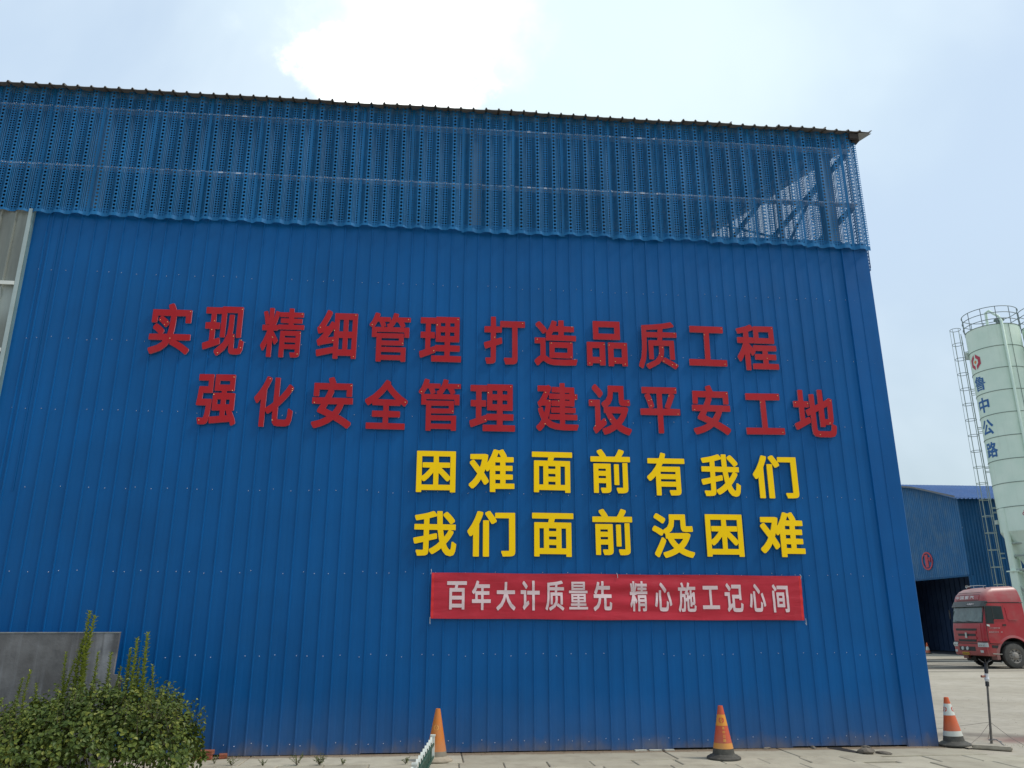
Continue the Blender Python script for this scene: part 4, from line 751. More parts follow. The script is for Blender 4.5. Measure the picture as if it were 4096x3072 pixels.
def cr(z): return .150-(.150-.030)*(z/H)**.96
def traffic_cone(loc, label, bands, bm_=None, rz=0, scale=1.0, group='traffic cones along the foot of the wall', emblem=None, chars=None, tilt=(0, 0)):
    root = empty('traffic_cone', loc, rz, label, 'traffic cone', group); root.scale = (scale,)*3
    root.rotation_euler = (tilt[0], tilt[1], rz)
    mb = MB(); mb.lathe([(.205, 0), (.212, .006), (.212, .020), (.200, .030), (.185, .034), (.172, .046), (.156, .050), (cr(.06), .062)], 28)
    mb.build('base', bm_ or RUB, root, smooth=35)
    for (a, b, m) in bands:
        n = 6; prof = [(cr(a+(b-a)*i/n)+(.0015 if m in (C_WH, C_YO) else 0), a+(b-a)*i/n) for i in range(n+1)]
        top = b >= H-.001
        mb = MB()
        if top: prof += [(cr(b)-.006, b+.004), (cr(b)-.008, b-.02)]
        mb.lathe(prof, 28, cap0=False, cap1=top); mb.build('band' if not top else 'tip', m, root, smooth=35)
    def wrap(me, ang0, dz, off=.0035):
        for v in me.vertices:
            z = v.co.z+dz; r = cr(z)+off; an = ang0+v.co.x/r
            v.co = (r*math.sin(an), -r*math.cos(an), z)
    if emblem:
        m, z, s, angs = emblem
        for an in angs:
            mb = MB()
            for sg in (1, -1):
                P = [(.12, .62), (.62, .30), (.62, -.30), (.12, -.62), (.12, -.34), (.36, -.16), (.36, .16), (.12, .34)]
                mb.poly([(x*s*sg, 0, y*s) for x, y in P][::sg])
            mb.poly([(-.14*s, 0, 0), (0, 0, -.17*s), (.14*s, 0, 0), (0, 0, .17*s)])
            me = mb.mesh('emblem', m); subdivide_mesh(me, .01, 0); wrap(me, an, z)
            link('emblem', me, None, root)
    if chars:
        for ch, z, s, m in chars:
            me = glyph_mesh(ch, -s/2, s/2, -s/2, s/2, 0, 'character', m); subdivide_mesh(me, .01, 0); wrap(me, R(-6), z); link('character', me, None, root)
    return root
DUSTB = simple('dusty_grey_rubber', (.20, .175, .135), .85, .2, 8); BEI = simple('dust_caked_base', (.34, .29, .215), .9, .2, 8)
va = lambda x, y: math.atan2(x, y+11.4)
traffic_cone((.07, -.60, .0), 'faded plain orange cone half hidden behind the end of the low green fence', [(.06, .12, DUSTB), (.12, .56, C_FA), (.56, H, C_FA)], bm_=BEI, scale=.97, emblem=(C_CH, .40, .055, (-.2,)), tilt=(0, R(.8)))
traffic_cone((3.68, -.79, .0), 'orange and amber cone with emblem and small writing standing below the banner', [(.062, .125, RUB), (.125, .19, C_YO), (.19, .39, C_RO), (.39, .52, C_YO), (.52, H, C_RO)], scale=1.0, emblem=(C_RD, .455, .055, (-.35,)),
    chars=[('鲁', .365, .032, C_CH), ('中', .318, .034, C_CH), ('公', .272, .036, C_CH), ('路', .224, .038, C_CH)])
traffic_cone((7.24, -.06, .012), 'orange and white striped cone at the right corner of the blue wall', [(.062, .125, RUB), (.125, .19, C_WH), (.19, .39, C_OR), (.39, .54, C_WH), (.54, H, C_OR)], scale=1.0, emblem=(C_RD, .468, .058, (-1.45, .75)), tilt=(R(-1), R(-1.5)))

# ---------------------------------------------------------------- low fence
FG = simple('fence_green', (.018, .075, .050), .5, .2, 8, dirt=.35, dirtcol=(.10, .14, .11)); FW = simple('fence_white', (.62, .64, .58), .5, .12, 8, dirt=.35, dirtcol=(.35, .33, .27))
fen = empty('picket_fence', (.0226, -.733, 0), math.atan2(-.1754, 2.11), 'low green picket fence with white tips running towards the viewer', 'fence')
# local -y runs towards the viewer
def picket():
    mb = MB(); mb.box(-.007, .007, -.062, .062, .02, .258); return mb.mesh('picket', FG)
def tipm():
    mb = MB(); a, b = -.012, .012
    pr = [(-.040, .240), (.040, .240), (.044, .262), (.026, .292), (0, .318), (-.026, .292), (-.044, .262)]
    mb.poly([(a, y, z) for y, z in pr]); mb.poly([(b, y, z) for y, z in pr[::-1]])
    k = len(pr)
    for i in range(k):
        (y0, z0), (y1, z1) = pr[i], pr[(i+1) % k]; mb.poly([(a, y0, z0), (b, y0, z0), (b, y1, z1), (a, y1, z1)])
    return mb.mesh('picket_tip', FW)
pk, tp = picket(), tipm()
n = 8
for s_ in range(2):
    off = s_*2.118
    for i in range(n):
        y = -off-(i+1)*2.118/(n+1)
        p_ = link('picket', pk, None, fen, (0, y, 0)); link('picket_tip', tp, None, p_)
for i in range(3):
    mb = MB(); mb.box(-.024, .024, -.024, .024, -.02, .300); mb.box(-.030, .030, -.030, .030, .300, .318); mb.build('post', FW, fen, loc=(0, -i*2.118, 0))
for z in (.07, .215):
    mb = MB(); mb.box(.0075, .022, -4.236, 0, z-.012, z+.012); mb.build('rail', FG, fen)

# ---------------------------------------------------------------- rendered wall end at the left
t = NT('grey_cement_render')
n1 = t.noise(1.2, 7, .62); st = t.noise(1.0, 6, .6, t.vec('pos', (7, 7, .35)), .3)
c = t.mix(t.rng(n1, .3, .7), (.095, .090, .088), (.205, .203, .205))
c = t.mix(t.m('MULTIPLY', t.rng(st, .5, .72), .5), c, (.30, .31, .33))
Z = t.xyz()[2]
c = t.mix(t.m('MULTIPLY', t.rng(t.m('ADD', Z, t.m('MULTIPLY', t.noise(3, 5), .5)), 1.62, 1.78), .45), c, (.075, .075, .075))
c = t.mix(t.m('MULTIPLY', t.rng(t.noise(5, 7, .7), .5, .75), .4), c, (.07, .07, .075))
X_ = t.m('ADD', t.xyz()[0], t.m('MULTIPLY', t.noise(5, 4), .3)); Z_ = t.m('ADD', Z, t.m('MULTIPLY', t.noise(4, 4), .2))
c = t.mix(t.m('MULTIPLY', t.m('MULTIPLY', t.rng(X_, -3.90, -3.82), t.rng(Z_, 1.34, 1.40)), .75), c, (.085, .085, .09))
c = t.mix(t.m('MULTIPLY', t.m('MULTIPLY', t.rng(t.m('ABSOLUTE', t.m('SUBTRACT', X_, -3.88)), .03, .22, 1, 0), t.rng(st, .35, .6)), .5), c, (.36, .37, .39))
t.set(c, .9, 0, .2); t.bump(t.m('ADD', t.noise(25, 6, .7), t.noise(4, 4)), .4, .008)
CEM = t.mat
wl = empty('cement_wall', (-4, -.75, 0), 0, 'low grey cement rendered wall behind the bush at the left', 'wall')
def wallblk(m):
    pr = [(-9, -.05), (-3.775, -.05), (-3.775, 1.035), (-3.855, 1.045), (-3.842, 1.53), (-6, 1.528), (-9, 1.52)]
    pr = [(x+4, z) for x, z in pr]
    m.poly([(x, -.06, z) for x, z in pr]); m.poly([(x, -.01, z) for x, z in pr[::-1]])
    for i in range(len(pr)):
        (x0, z0), (x1, z1) = pr[i], pr[(i+1) % len(pr)]
        m.poly([(x0, -.06, z0), (x0, -.01, z0), (x1, -.01, z1), (x1, -.06, z1)])
mb = MB(); wallblk(mb); mb.build('rendered_face', CEM, wl)
mb = MB(); mb.box(-5, .157, -.064, -.004, 1.522, 1.535); mb.build('coping', simple('worn_coping', (.22, .22, .21), .9, .3, 8), wl)
mb = MB(); mb.box(.226, .242, -.058, -.012, 0, 1.03); mb.build('rusty_edge', simple('rusty_edge', (.05, .03, .028), .8, .3), wl)
# bricks at the foot
BR = simple('red_brick', (.27, .070, .034), .9, .3, 10, dirt=.5, dirtcol=(.24, .17, .12), bump=.5)
for (x, y, z, rz, lb) in ((-2.85, -.22, .0, 4, 'red brick lying lowest between the bush and the blue wall'), (-2.84, -.20, .056, -3, 'red brick on top of another beside the bush'), (-2.62, -.13, .0, 14, 'broken red brick lying right of the two stacked bricks')):
    mb = MB(); L = .115 if z < .05 and x < -2.7 or z > 0 else .05
    mb.box(-L, L, -.055, .055, .0, .052); me = mb.mesh('brick', BR)
    bm = bmesh.new(); bm.from_mesh(me); bmesh.ops.bevel(bm, geom=bm.edges[:], offset=.005, segments=1, affect='EDGES'); bm.to_mesh(me); bm.free()
    tag(link('brick', me, None, None, (x, y, z+.001), (0, 0, R(rz))), lb, 'brick', 'loose red bricks by the bush')

# ---------------------------------------------------------------- bush
def leafmat(name, a, b, c_):
    t = NT(name)
    rpi = t.geo.outputs['Random Per Island']
    col = t.mix(t.rng(rpi, 0, .6, 0, 1, False), a, b); col = t.mix(t.rng(rpi, .75, 1, 0, 1, False), col, c_)
    col = t.mix(t.m('MULTIPLY', t.rng(t.noise(3.2, 3, .5), .4, .65), .5), col, a)
    t.set(col, .5, 0, .35)
    tl = t.N.new('ShaderNodeBsdfTranslucent'); t.L.new(col, tl.inputs[0])
    mx = t.N.new('ShaderNodeMixShader'); mx.inputs[0].default_value = .3
    t.L.new(t.b.outputs[0], mx.inputs[1]); t.L.new(tl.outputs[0], mx.inputs[2]); t.L.new(mx.outputs[0], t.o.inputs['Surface'])
    return t.mat
LEAF = leafmat('bush_leaves', (.060, .100, .022), (.145, .190, .036), (.30, .31, .055))
SHOOTL = leafmat('shoot_leaves', (.17, .22, .04), (.32, .37, .06), (.42, .45, .09))
STEM = simple('stem', (.10, .085, .05), .8, .2)
def leaf(mb, p, nrm, up, L, W):
    side = nrm.cross(up).normalized(); up = side.cross(nrm).normalized()
    f = nrm*(W*.25)
    b = len(mb.v)
    a0 = p; a1 = p+up*L*.30+side*W*.48+f; a1b = p+up*L*.66+side*W*.36+f*.8; a2 = p+up*L-nrm*L*.12; a3b = p+up*L*.66-side*W*.36+f*.8; a3 = p+up*L*.30-side*W*.48+f; mid = p+up*L*.5
    mb.v += [tuple(q) for q in (a0, a1, a1b, a2, a3b, a3, mid)]
    for q in ((0, 1, 6), (1, 2, 6), (2, 3, 6), (3, 4, 6), (4, 5, 6), (5, 0, 6)): mb.f.append(tuple(b+i for i in q)); mb.m.append(0)
def rv():
    while True:
        v = Vector((rnd.uniform(-1, 1), rnd.uniform(-1, 1), rnd.uniform(-1, 1)))
        if .05 < v.length < 1: return v.normalized()
bush = empty('bush', (-4.2, -1.5, 0), 0, 'dense green leafy bush with tall upright shoots below the grey wall', 'bush')
def hb(x):
    ks = [(-7.6, .55), (-6.5, .75), (-5.4, .66), (-4.74, .66), (-4.15, .84), (-3.73, .93), (-3.42, .97), (-3.03, .85), (-2.78, .66), (-2.64, .38), (-2.56, .05)]
    for (a, p), (b, q) in zip(ks, ks[1:]):
        if x <= b: return p+(q-p)*max(0, (x-a)/(b-a))
    return 0
mb = MB(); st = MB()
cnt = 0
clumps = []
while len(clumps) < 1400:
    x = rnd.uniform(-7.4, -2.6); y = rnd.uniform(-1, 1)
    hy = math.sqrt(max(0, 1-y*y)); h = hb(x)*(.35+.65*hy)
    if h < .08: continue
    k = rnd.random()**.45
    z = h*k + .04*noise.noise((x*4, y*3, 0))
    # edge in x on the right closes in with height
    clumps.append(Vector((x, -1.55+y*.72*(1-.25*k), max(.03, z))))
for cpt in clumps:
    outw = Vector(((cpt.x+3.9)*.25, (cpt.y+1.55)*1.2, cpt.z-.25)).normalized()
    rc = rnd.uniform(.06, .115)
    for _ in range(15):
        d = rv(); p = cpt+d*rc*rnd.random()**.4
        if p.z < .01 or p.x > -2.60: continue
        nrm = (outw*.8+d*.6+rv()*.55+Vector((0, 0, .45))).normalized()
        L = rnd.uniform(.038, .066)
        leaf(mb, p-Vector((-4.2, -1.5, 0)), nrm, (rv()+Vector((0, 0, -.2))), L, L*.72)
# loose sprigs that break the outline
for _ in range(330):
    x = rnd.uniform(-5.6, -2.75) if rnd.random() < .7 else rnd.uniform(-3.1, -2.72)
    h = max(.15, hb(x)); base = Vector((x, -1.55+rnd.uniform(-.5, .5), h*rnd.uniform(.55, .9)))
    d = Vector((rnd.uniform(-.25, .45), rnd.uniform(-.4, .2), rnd.uniform(.5, 1.0) if x < -2.9 else rnd.uniform(.1, .8))).normalized()
    Ls = rnd.uniform(.12, .30)
    o_ = Vector((-4.2, -1.5, 0))
    st.tube([base-o_, base+d*Ls*.5+Vector((0, 0, .01))-o_, base+d*Ls-o_], [.003, .0025, .0015], 4)
    for q in range(9):
        p = base+d*Ls*(.3+.7*q/8); side = (rv()+d*.3).normalized()
        leaf(mb, p-o_, (Vector((0, -.3, .8))+rv()*.7).normalized(), side, rnd.uniform(.03, .052), rnd.uniform(.022, .036))
o = mb.build('foliage', LEAF, bush); o['kind'] = 'stuff'
for _ in range(60):
    x = rnd.uniform(-6.5, -2.9); h = hb(x)*.8
    st.tube([(x+4.2+rnd.uniform(-.1, .1), rnd.uniform(-.2, .2), 0), (x+4.2, rnd.uniform(-.3, .3), h*.5), (x+4.2+rnd.uniform(-.1, .1), rnd.uniform(-.5, .5), h)], [.009, .007, .004], 5)
st.build('branches', STEM, bush)['kind'] = 'stuff'
SH = [(-3.98, 1.76), (-3.92, 1.71), (-3.31, 1.52), (-3.42, 1.46), (-3.51, 1.35), (-3.21, 1.17), (-4.16, 1.31), (-4.52, 1.12), (-4.63, 1.04), (-3.69, 1.31), (-3.85, 1.30), (-4.77, .83), (-3.46, 1.30), (-4.01, 1.45), (-4.05, 1.25), (-3.37, 1.25), (-3.56, 1.15), (-4.45, .98)]
for i, (x, zt) in enumerate(SH):
    mbs = MB(); y = -1.4+rnd.uniform(-.05, .05); bx_ = x+rnd.uniform(-.10, .06)-(.05 if x < -4 else .0)
    z0 = .45; pts = []
    for k in range(7):
        f = k/6; pts.append(Vector((bx_+(x-bx_)*f**1.3+4.2+.012*math.sin(f*5+i), y+1.5+.01*math.sin(f*7+i*2), z0+(zt-z0)*f)))
    mbs.tube(pts, [.006-.0007*k for k in range(7)], 5)
    so_ = mbs.build('shoot', STEM, bush)
    ml = MB(); Ltot = zt-z0; nl = int(Ltot*150)
    thick = 1.35 if i in (0, 1, 2, 3, 13) else 1.0
    for k in range(nl):
        f = (k+.5)/nl; s = f*6; a = min(5, int(s)); p = pts[a].lerp(pts[a+1], s-a)
        an = k*2.4; d = Vector((math.cos(an), math.sin(an), .8+.8*f)).normalized()
        L = (.062-.026*f)*rnd.uniform(.8, 1.25)*thick
        leaf(ml, p, (Vector((-math.cos(an)*.7, -math.sin(an)*.7, .7))+rv()*.3).normalized(), d, L, L*.5)
    ml.build('leaves', SHOOTL, so_)['kind'] = 'stuff'
# weeds in the joints
def weed(x, y, h, n, label):
    root = empty('weed', (x, y, 0), 0, label, 'weed', 'thin weeds in the pavement joints')
    s1 = MB(); l1 = MB()
    for i in range(n):
        a = rnd.uniform(0, 6.28); e = Vector((math.cos(a)*h*rnd.uniform(.25, .8), math.sin(a)*h*rnd.uniform(.2, .5), h*rnd.uniform(.5, 1)))
        pts = [Vector((0, 0, 0)), e*.5+Vector((0, 0, h*.08)), e]
        s1.tube(pts, [.003, .0022, .0012], 4)
        for k in range(9):
            f = .25+.75*k/8; p = pts[1].lerp(pts[2], (f-.5)*2) if f > .5 else pts[0].lerp(pts[1], f*2)
            leaf(l1, p, (rv()+Vector((0, 0, 1))).normalized(), rv(), rnd.uniform(.014, .03), rnd.uniform(.006, .012))
    s1.build('stems', STEM, root); l1.build('leaves', LEAF, root)['kind'] = 'stuff'
for x, y, h, n, lb in ((-1.60, -.74, .14, 9, 'wispy weed halfway between the bush and the fence'), (-1.33, -.76, .13, 14, 'bushiest little weed halfway between the bush and the fence'), (-2.38, -.70, .12, 7, 'thin weed close to the right edge of the bush'), (-.30, -.80, .08, 6, 'small weed just left of the low green fence'), (-1.05, -.78, .07, 5, 'low weed between the bushiest weed and the green fence'), (-2.62, -.55, .10, 5, 'dry weed below the loose bricks'), (-2.0, -.75, .07, 5, 'tiny weed between the bush and the taller weeds')):
    weed(x, y, h, n, lb)

# ---------------------------------------------------------------- rubble and painted gap at the wall foot, kerb board, hose pole
CON = simple('broken_concrete', (.17, .145, .115), .95, .3, 9, dirt=.6, dirtcol=(.09, .07, .055), bump=.7)
def rock(name, loc, r, seed, mat, squash=(1, 1, .6)):
    bm = bmesh.new(); bmesh.ops.create_icosphere(bm, subdivisions=2, radius=r)
    for v in bm.verts:
        k = 1+.35*noise.noise(v.co*(2.2/r)*.5+Vector((seed, 0, 0))); v.co = Vector((v.co.x*squash[0]*k, v.co.y*squash[1]*k, v.co.z*squash[2]*k))
    me = bpy.data.meshes.new(name); bm.to_mesh(me); bm.free()
    return link(name, me, mat, None, loc, (0, 0, seed))
tag(rock('rubble_lump', (5.68, -.56, .03), .085, 3.1, CON, (1.2, 1.3, .5)), 'rounded lump of broken concrete beside the dark gap at the wall foot', 'rubble', 'rubble at the wall foot')
tag(rock('rubble_lump', (5.88, -.62, .015), .06, 5.2, CON, (1.9, .8, .35)), 'flat grey splinter of rubble right of the rounded lump', 'rubble', 'rubble at the wall foot')
for i, (x, y, r) in enumerate(((5.2, -.03, .05), (5.95, -.05, .04), (4.55, -.02, .035))):
    tag(rock('rubble_lump', (x, y-.02, .008), r, i+7.7, CON, (1.8, .6, .5)), ('brown rubble bit left of the dark gap under the wall', 'brown rubble bit right of the dark gap under the wall', 'smallest brown rubble bit under the wall edge, nearest the middle cone')[i], 'rubble', 'rubble at the wall foot')
DK = simple('painted_gap_shade', (.018, .014, .012), 1.0, .3)
mb = MB(); mb.poly([(5.42, .02, .004), (5.40, -.10, .004), (5.47, -.34, .004), (5.56, -.52, .004), (5.66, -.50, .004), (5.64, -.30, .004), (5.60, -.10, .004), (5.62, .02, .004)])  # flat dark sheet on the slabs; its colour stands for the hole's shade
tag(mb.build('gap_shade', DK), 'narrow dark sheet painted as the shade of a gap running from the wall foot', kind='structure')
KB = simple('kerb_stone', (.37, .33, .26), .9, .2, 8, dirt=.5, dirtcol=(.22, .18, .13), bump=.5)
mb = MB(); mb.box(-.24, .24, -.07, .07, 0, .05); me = mb.mesh('kerb_stone', KB)
bm = bmesh.new(); bm.from_mesh(me); bmesh.ops.bevel(bm, geom=bm.edges[:], offset=.012, segments=2, affect='EDGES'); bm.to_mesh(me); bm.free()
tag(link('kerb_stone', me, None, None, (7.62, -.30, -.012), (0, 0, R(-38))), 'loose beige kerb stone lying right of the striped cone', 'kerb stone')
BLK = simple('black_tape', (.02, .02, .022), .6, .2, 10, dirt=.5, dirtcol=(.10, .09, .08)); WT = simple('white_tape', (.60, .60, .60), .5, .1)
pl = empty('hose_pole', (8.02, .28, gz(8.02, .28)), 0, 'thin upright pole bound with black and white tape, held by wires', 'pole')
tip = Vector((.115, 0, 1.10))
P_ = lambda f: tip*f
mb = MB(); mb.tube([P_(0), P_(.5), P_(1.0)], [.017, .015, .013], 10); mb.build('shaft', simple('weathered_pole', (.11, .10, .085), .7, .3, 12, dirt=.4, dirtcol=(.2, .18, .15)), pl)
mb = MB(); mb.tube([P_(.70), P_(.76)], .026, 10); mb.build('lower_tape', BLK, pl)
mb = MB(); mb.tube([P_(.762), P_(.79), P_(.82), P_(.86)], [.024, .034, .026, .028], 10); mb.build('white_tape', WT, pl)
mb = MB(); mb.tube([P_(.862), P_(.90), P_(.95), P_(1.0)], [.024, .028, .022, .028], 10)
mb.build('upper_tape', BLK, pl)
mb = MB()
for a, l in ((0, .10), (2.3, .09), (4.1, .10), (3.2, .11), (5.3, .06)):
    mb.tube([tip-Vector((0, 0, .02)), tip+Vector((math.cos(a)*l*.6, math.sin(a)*l*.6, .015)), tip+Vector((math.cos(a)*l, math.sin(a)*l, .05 if a else .03))], [.009, .007, .004], 6)
mb.build('prongs', BLK, pl)
mb = MB(); mb.tube([P_(.83)+Vector((-.02, 0, 0)), P_(.83)+Vector((-.055, 0, -.008)), P_(.83)+Vector((-.085, 0, -.004))], [.012, .016, .018], 8); mb.build('valve_knob', simple('rusty_knob', (.30, .10, .06), .6), pl)
WIRE = simple('old_wire', (.22, .19, .16), .7)
gp = P_(.26)
for e in (Vector((-1.35, 1.25, -.02)), Vector((-.42, -.12, .0)), Vector((.30, .5, 0)), Vector((.16, -.6, 0))):
    mb = MB(); m_ = (gp+e)/2+Vector((0, 0, -.03)); mb.tube([gp, m_, e], .0025 if e.x < -1 else .0035, 5); mb.build('stay_wire', WIRE, pl)
mb = MB(); mb.tube([P_(0.02)+Vector((-.03, 0, .02)), Vector((.05, -.06, .06)), Vector((.02, -.2, .02)), Vector((-.06, -.42, .0))], .007, 6); mb.tube([Vector((-.04, 0, .05)), Vector((.06, .03, .06)), Vector((.16, .0, .02))], .008, 6)
mb.build('hose_end', simple('grey_hose', (.22, .21, .2), .6), pl)
SL_ = simple('pale_slat', (.46, .45, .38), .8, .2, 8, dirt=.4)
for (x, w_, lb) in ((2.80, .16, 'short pale slat tucked under the wall foot left of the amber cone, leftmost of three'), (3.00, .17, 'short pale slat under the wall foot, middle of three'), (3.19, .13, 'short pale slat under the wall foot, nearest the amber cone')):
    mb = MB(); mb.box(-w_/2, w_/2, -.03, .03, 0, .014); tag(mb.build('slat', SL_, None, loc=(x, -.055, .001), rot=(0, 0, R(rnd.uniform(-3, 3)))), lb, 'slat', 'pale slats under the wall foot')
# scattered grit
mb = MB()
for _ in range(900):
    if rnd.random() < .55: x, y = rnd.uniform(-4, 8.5), -abs(rnd.gauss(0, .10))-.01; z = .002
    else: x, y = rnd.uniform(7.3, 14), rnd.uniform(-1.5, 8); z = gz(x, y)
    r = rnd.uniform(.003, .010); b = len(mb.v)
    mb.v += [(x+r, y, z), (x, y+r, z), (x-r, y, z), (x, y-r*.9, z), (x, y, z+r)]
    for q in ((0, 1, 4), (1, 2, 4), (2, 3, 4), (3, 0, 4)): mb.f.append(tuple(b+i for i in q)); mb.m.append(0)
tag(mb.build('grit', simple('grit', (.22, .18, .13), .95, .4, 20)), 'fine brown grit scattered along the wall foot and yard', 'grit', kind='stuff')

# ---------------------------------------------------------------- rear building
XB, Y0, ZG = 33.3, 36.5, -.2
def rz_(y): # roof height over the gable
    d = min(y-Y0, 15.0-(y-Y0)); return 9.42+ (.33*d if d < 4 else 1.32+.22*(d-4))
rb = empty('rear_warehouse', (XB, Y0, ZG), 0, 'blue warehouse with a wide dark doorway behind the red lorry', 'building')
def wp(name, mats, fn, smooth=None): 
    mb = MB(); fn(mb)
    mb.v = [(x-XB, y-Y0, z-ZG) for x, y, z in mb.v]
    return mb.build(name, mats, rb, smooth)
PW = .83
def ribs_y(m, y0, z0, z1f, x):
    n = 4
    for k in range(n):
        a = y0+k*PW/n; b = y0+(k+1)*PW/n
        q = [(x, a), (x-.035, a+.03), (x-.035, a+.07), (x, a+.10), (x, b)]
        for (xa, ya), (xb, yb) in zip(q, q[1:]):
            m.poly([(xa, ya, z0), (xa, ya, z1f(ya)), (xb, yb, z1f(yb)), (xb, yb, z0)])
y = Y0; i = 0
while i < 18:
    dz = ZG
    if .15 < y-Y0+.01 < 9.9: pass
    dooropen = (y > Y0+.0) and (y < Y0+9.6)
    wp('gable_panel', REAR, lambda m: ribs_y(m, y+.02, 4.62 if dooropen or i == 0 else ZG, rz_, XB))
    y += PW; i += 1
wp('door_frame', REAR_S, lambda m: (m.box(XB-.06, XB+.3, Y0-.02, Y0+.10, ZG, 4.62), m.box(XB-.05, XB+.2, Y0, Y0+9.9, 4.56, 4.66)))
x = XB; i = 0
while i < 22:
    def sp(m):
        for k in range(4):
            a = x+k*PW/4; b = a+PW/4
            q = [(a, Y0), (a+.03, Y0-.035), (a+.07, Y0-.035), (a+.10, Y0), (b, Y0)]
            for (xa, ya), (xb, yb) in zip(q, q[1:]): m.poly([(xa, ya, ZG), (xb, yb, ZG), (xb, yb, 9.42), (xa, ya, 9.42)])
    wp('side_panel', REAR_S, sp)
    def rp(m):
        for k in range(3):
            a = x-.4+k*PW/3; b = a+PW/3
            q = [(a, 0), (a+.03, .07), (a+.08, .07), (a+.11, 0), (b, 0)]
            for (xa, za), (xb, zb) in zip(q, q[1:]):
                for (ya, yb) in ((Y0-.35, Y0+4), (Y0+4, Y0+7.5)):
                    h = lambda yy: rz_(max(Y0, yy))+(.33*(yy-Y0) if yy < Y0 else 0)+.05
                    m.poly([(xa, ya, h(ya)+za), (xb, ya, h(ya)+zb), (xb, yb, h(yb)+zb), (xa, yb, h(yb)+za)])
    wp('roof_panel', REAR_ROOF, rp)
    x += PW; i += 1
wp('rake_trim', STEEL, lambda m: [m.poly([(XB-.42, a, rz_(max(a, Y0))+.0), (XB-.42, b, rz_(b)+.0), (XB-.42, b, rz_(b)+.12), (XB-.42, a, rz_(max(a, Y0))+.12)]) for a, b in ((Y0-.35, Y0+4), (Y0+4, Y0+7.5), (Y0+7.5, Y0+11), (Y0+11, Y0+15))])
wp('roof_back', REAR_ROOF, lambda m: [m.poly([(XB-.4, a, rz_(a)+.05), (XB+18, a, rz_(a)+.05), (XB+18, b, rz_(b)+.05), (XB-.4, b, rz_(b)+.05)]) for a, b in ((Y0+7.5, Y0+11), (Y0+11, Y0+15))])
wp('far_walls', REAR_S, lambda m: (m.box(XB, XB+18.2, Y0+15, Y0+15.1, ZG, 9.4), m.box(XB+18.2, XB+18.3, Y0, Y0+15, ZG, 11)))
DKF = simple('dark_interior', (.02, .022, .03), .9)
wp('inner_floor', DKF, lambda m: m.box(XB+.35, XB+18, Y0+.1, Y0+14.9, ZG-.05, ZG+.012))
wp('inner_partition', simple('inner_partition', (.06, .11, .22), .8, .2, 1), lambda m: [m.box(XB+5, XB+5.04, Y0+.2+k*.6, Y0+.2+k*.6+.5, ZG, 7) for k in range(24)])
wp('shelf_light', WHITEBAR, lambda m: m.box(XB+4.9, XB+4.95, Y0+3.8, Y0+5.4, 1.62, 1.66))
SGN = simple('sign_red', (.42, .03, .05), .5, .1)
sg = empty('number_sign', (XB-.06, 40.62, 5.80), R(-90), 'round red number 1 sign above the warehouse doorway', 'sign')
mb = MB()
n = 40
for i in range(n):
    a, b = 2*math.pi*i/n, 2*math.pi*(i+1)/n
    for (r0_, r1_, yy) in ((.50, .60, -.02),):
        mb.poly([(r0_*math.cos(a), yy, r0_*math.sin(a)), (r1_*math.cos(a), yy, r1_*math.sin(a)), (r1_*math.cos(b), yy, r1_*math.sin(b)), (r0_*math.cos(b), yy, r0_*math.sin(b))])
        mb.poly([(r1_*math.cos(a), yy, r1_*math.sin(a)), (r1_*math.cos(a), .02, r1_*math.sin(a)), (r1_*math.cos(b), .02, r1_*math.sin(b)), (r1_*math.cos(b), yy, r1_*math.sin(b))])
mb.build('ring', SGN, sg)
link('digit', glyph_mesh('1', -.22, .10, -.42, .42, .03, 'digit', [SGN, SGN]), None, sg)
link('character', glyph_mesh('号', .13, .40, -.10, .22, .03, 'character', [SGN, SGN]), None, sg)

# ---------------------------------------------------------------- silos
t = NT('pale_green_silo_paint')
z = t.xyz('obj')[2]
c = t.mix(t.rng(t.noise(.8, 5, .6, t.vec('obj')), .3, .7), (.60, .74, .63), (.68, .80, .69))
c = t.mix(t.m('MULTIPLY', t.rng(t.noise(1.0, 6, .65, t.vec('obj', (5, 5, .25))), .5, .8), .45), c, (.48, .56, .47))
t.set(c, .5, 0, .4); SILO = t.mat
SEAM = simple('silo_seam', (.15, .20, .17), .6, .15); RAILM = simple('silo_rail_paint', (.17, .21, .22), .6, .15); LAD = simple('ladder_paint', (.30, .36, .32), .6, .15)
S_BL = simple('silo_blue_print', (.006, .10, .30), .5, .1); S_RD = simple('silo_red_print', (.42, .03, .06), .5, .1); S_OR = simple('silo_orange_print', (.70, .20, .03), .5, .05); S_WH = simple('silo_white_print', (.55, .60, .55), .5, .05)
r = 1.385
def wrap_silo(me, z0, rad):
    for v in me.vertices:
        a = v.co.x/rad; v.co = (-rad*math.cos(a), -rad*math.sin(a), v.co.z+z0)
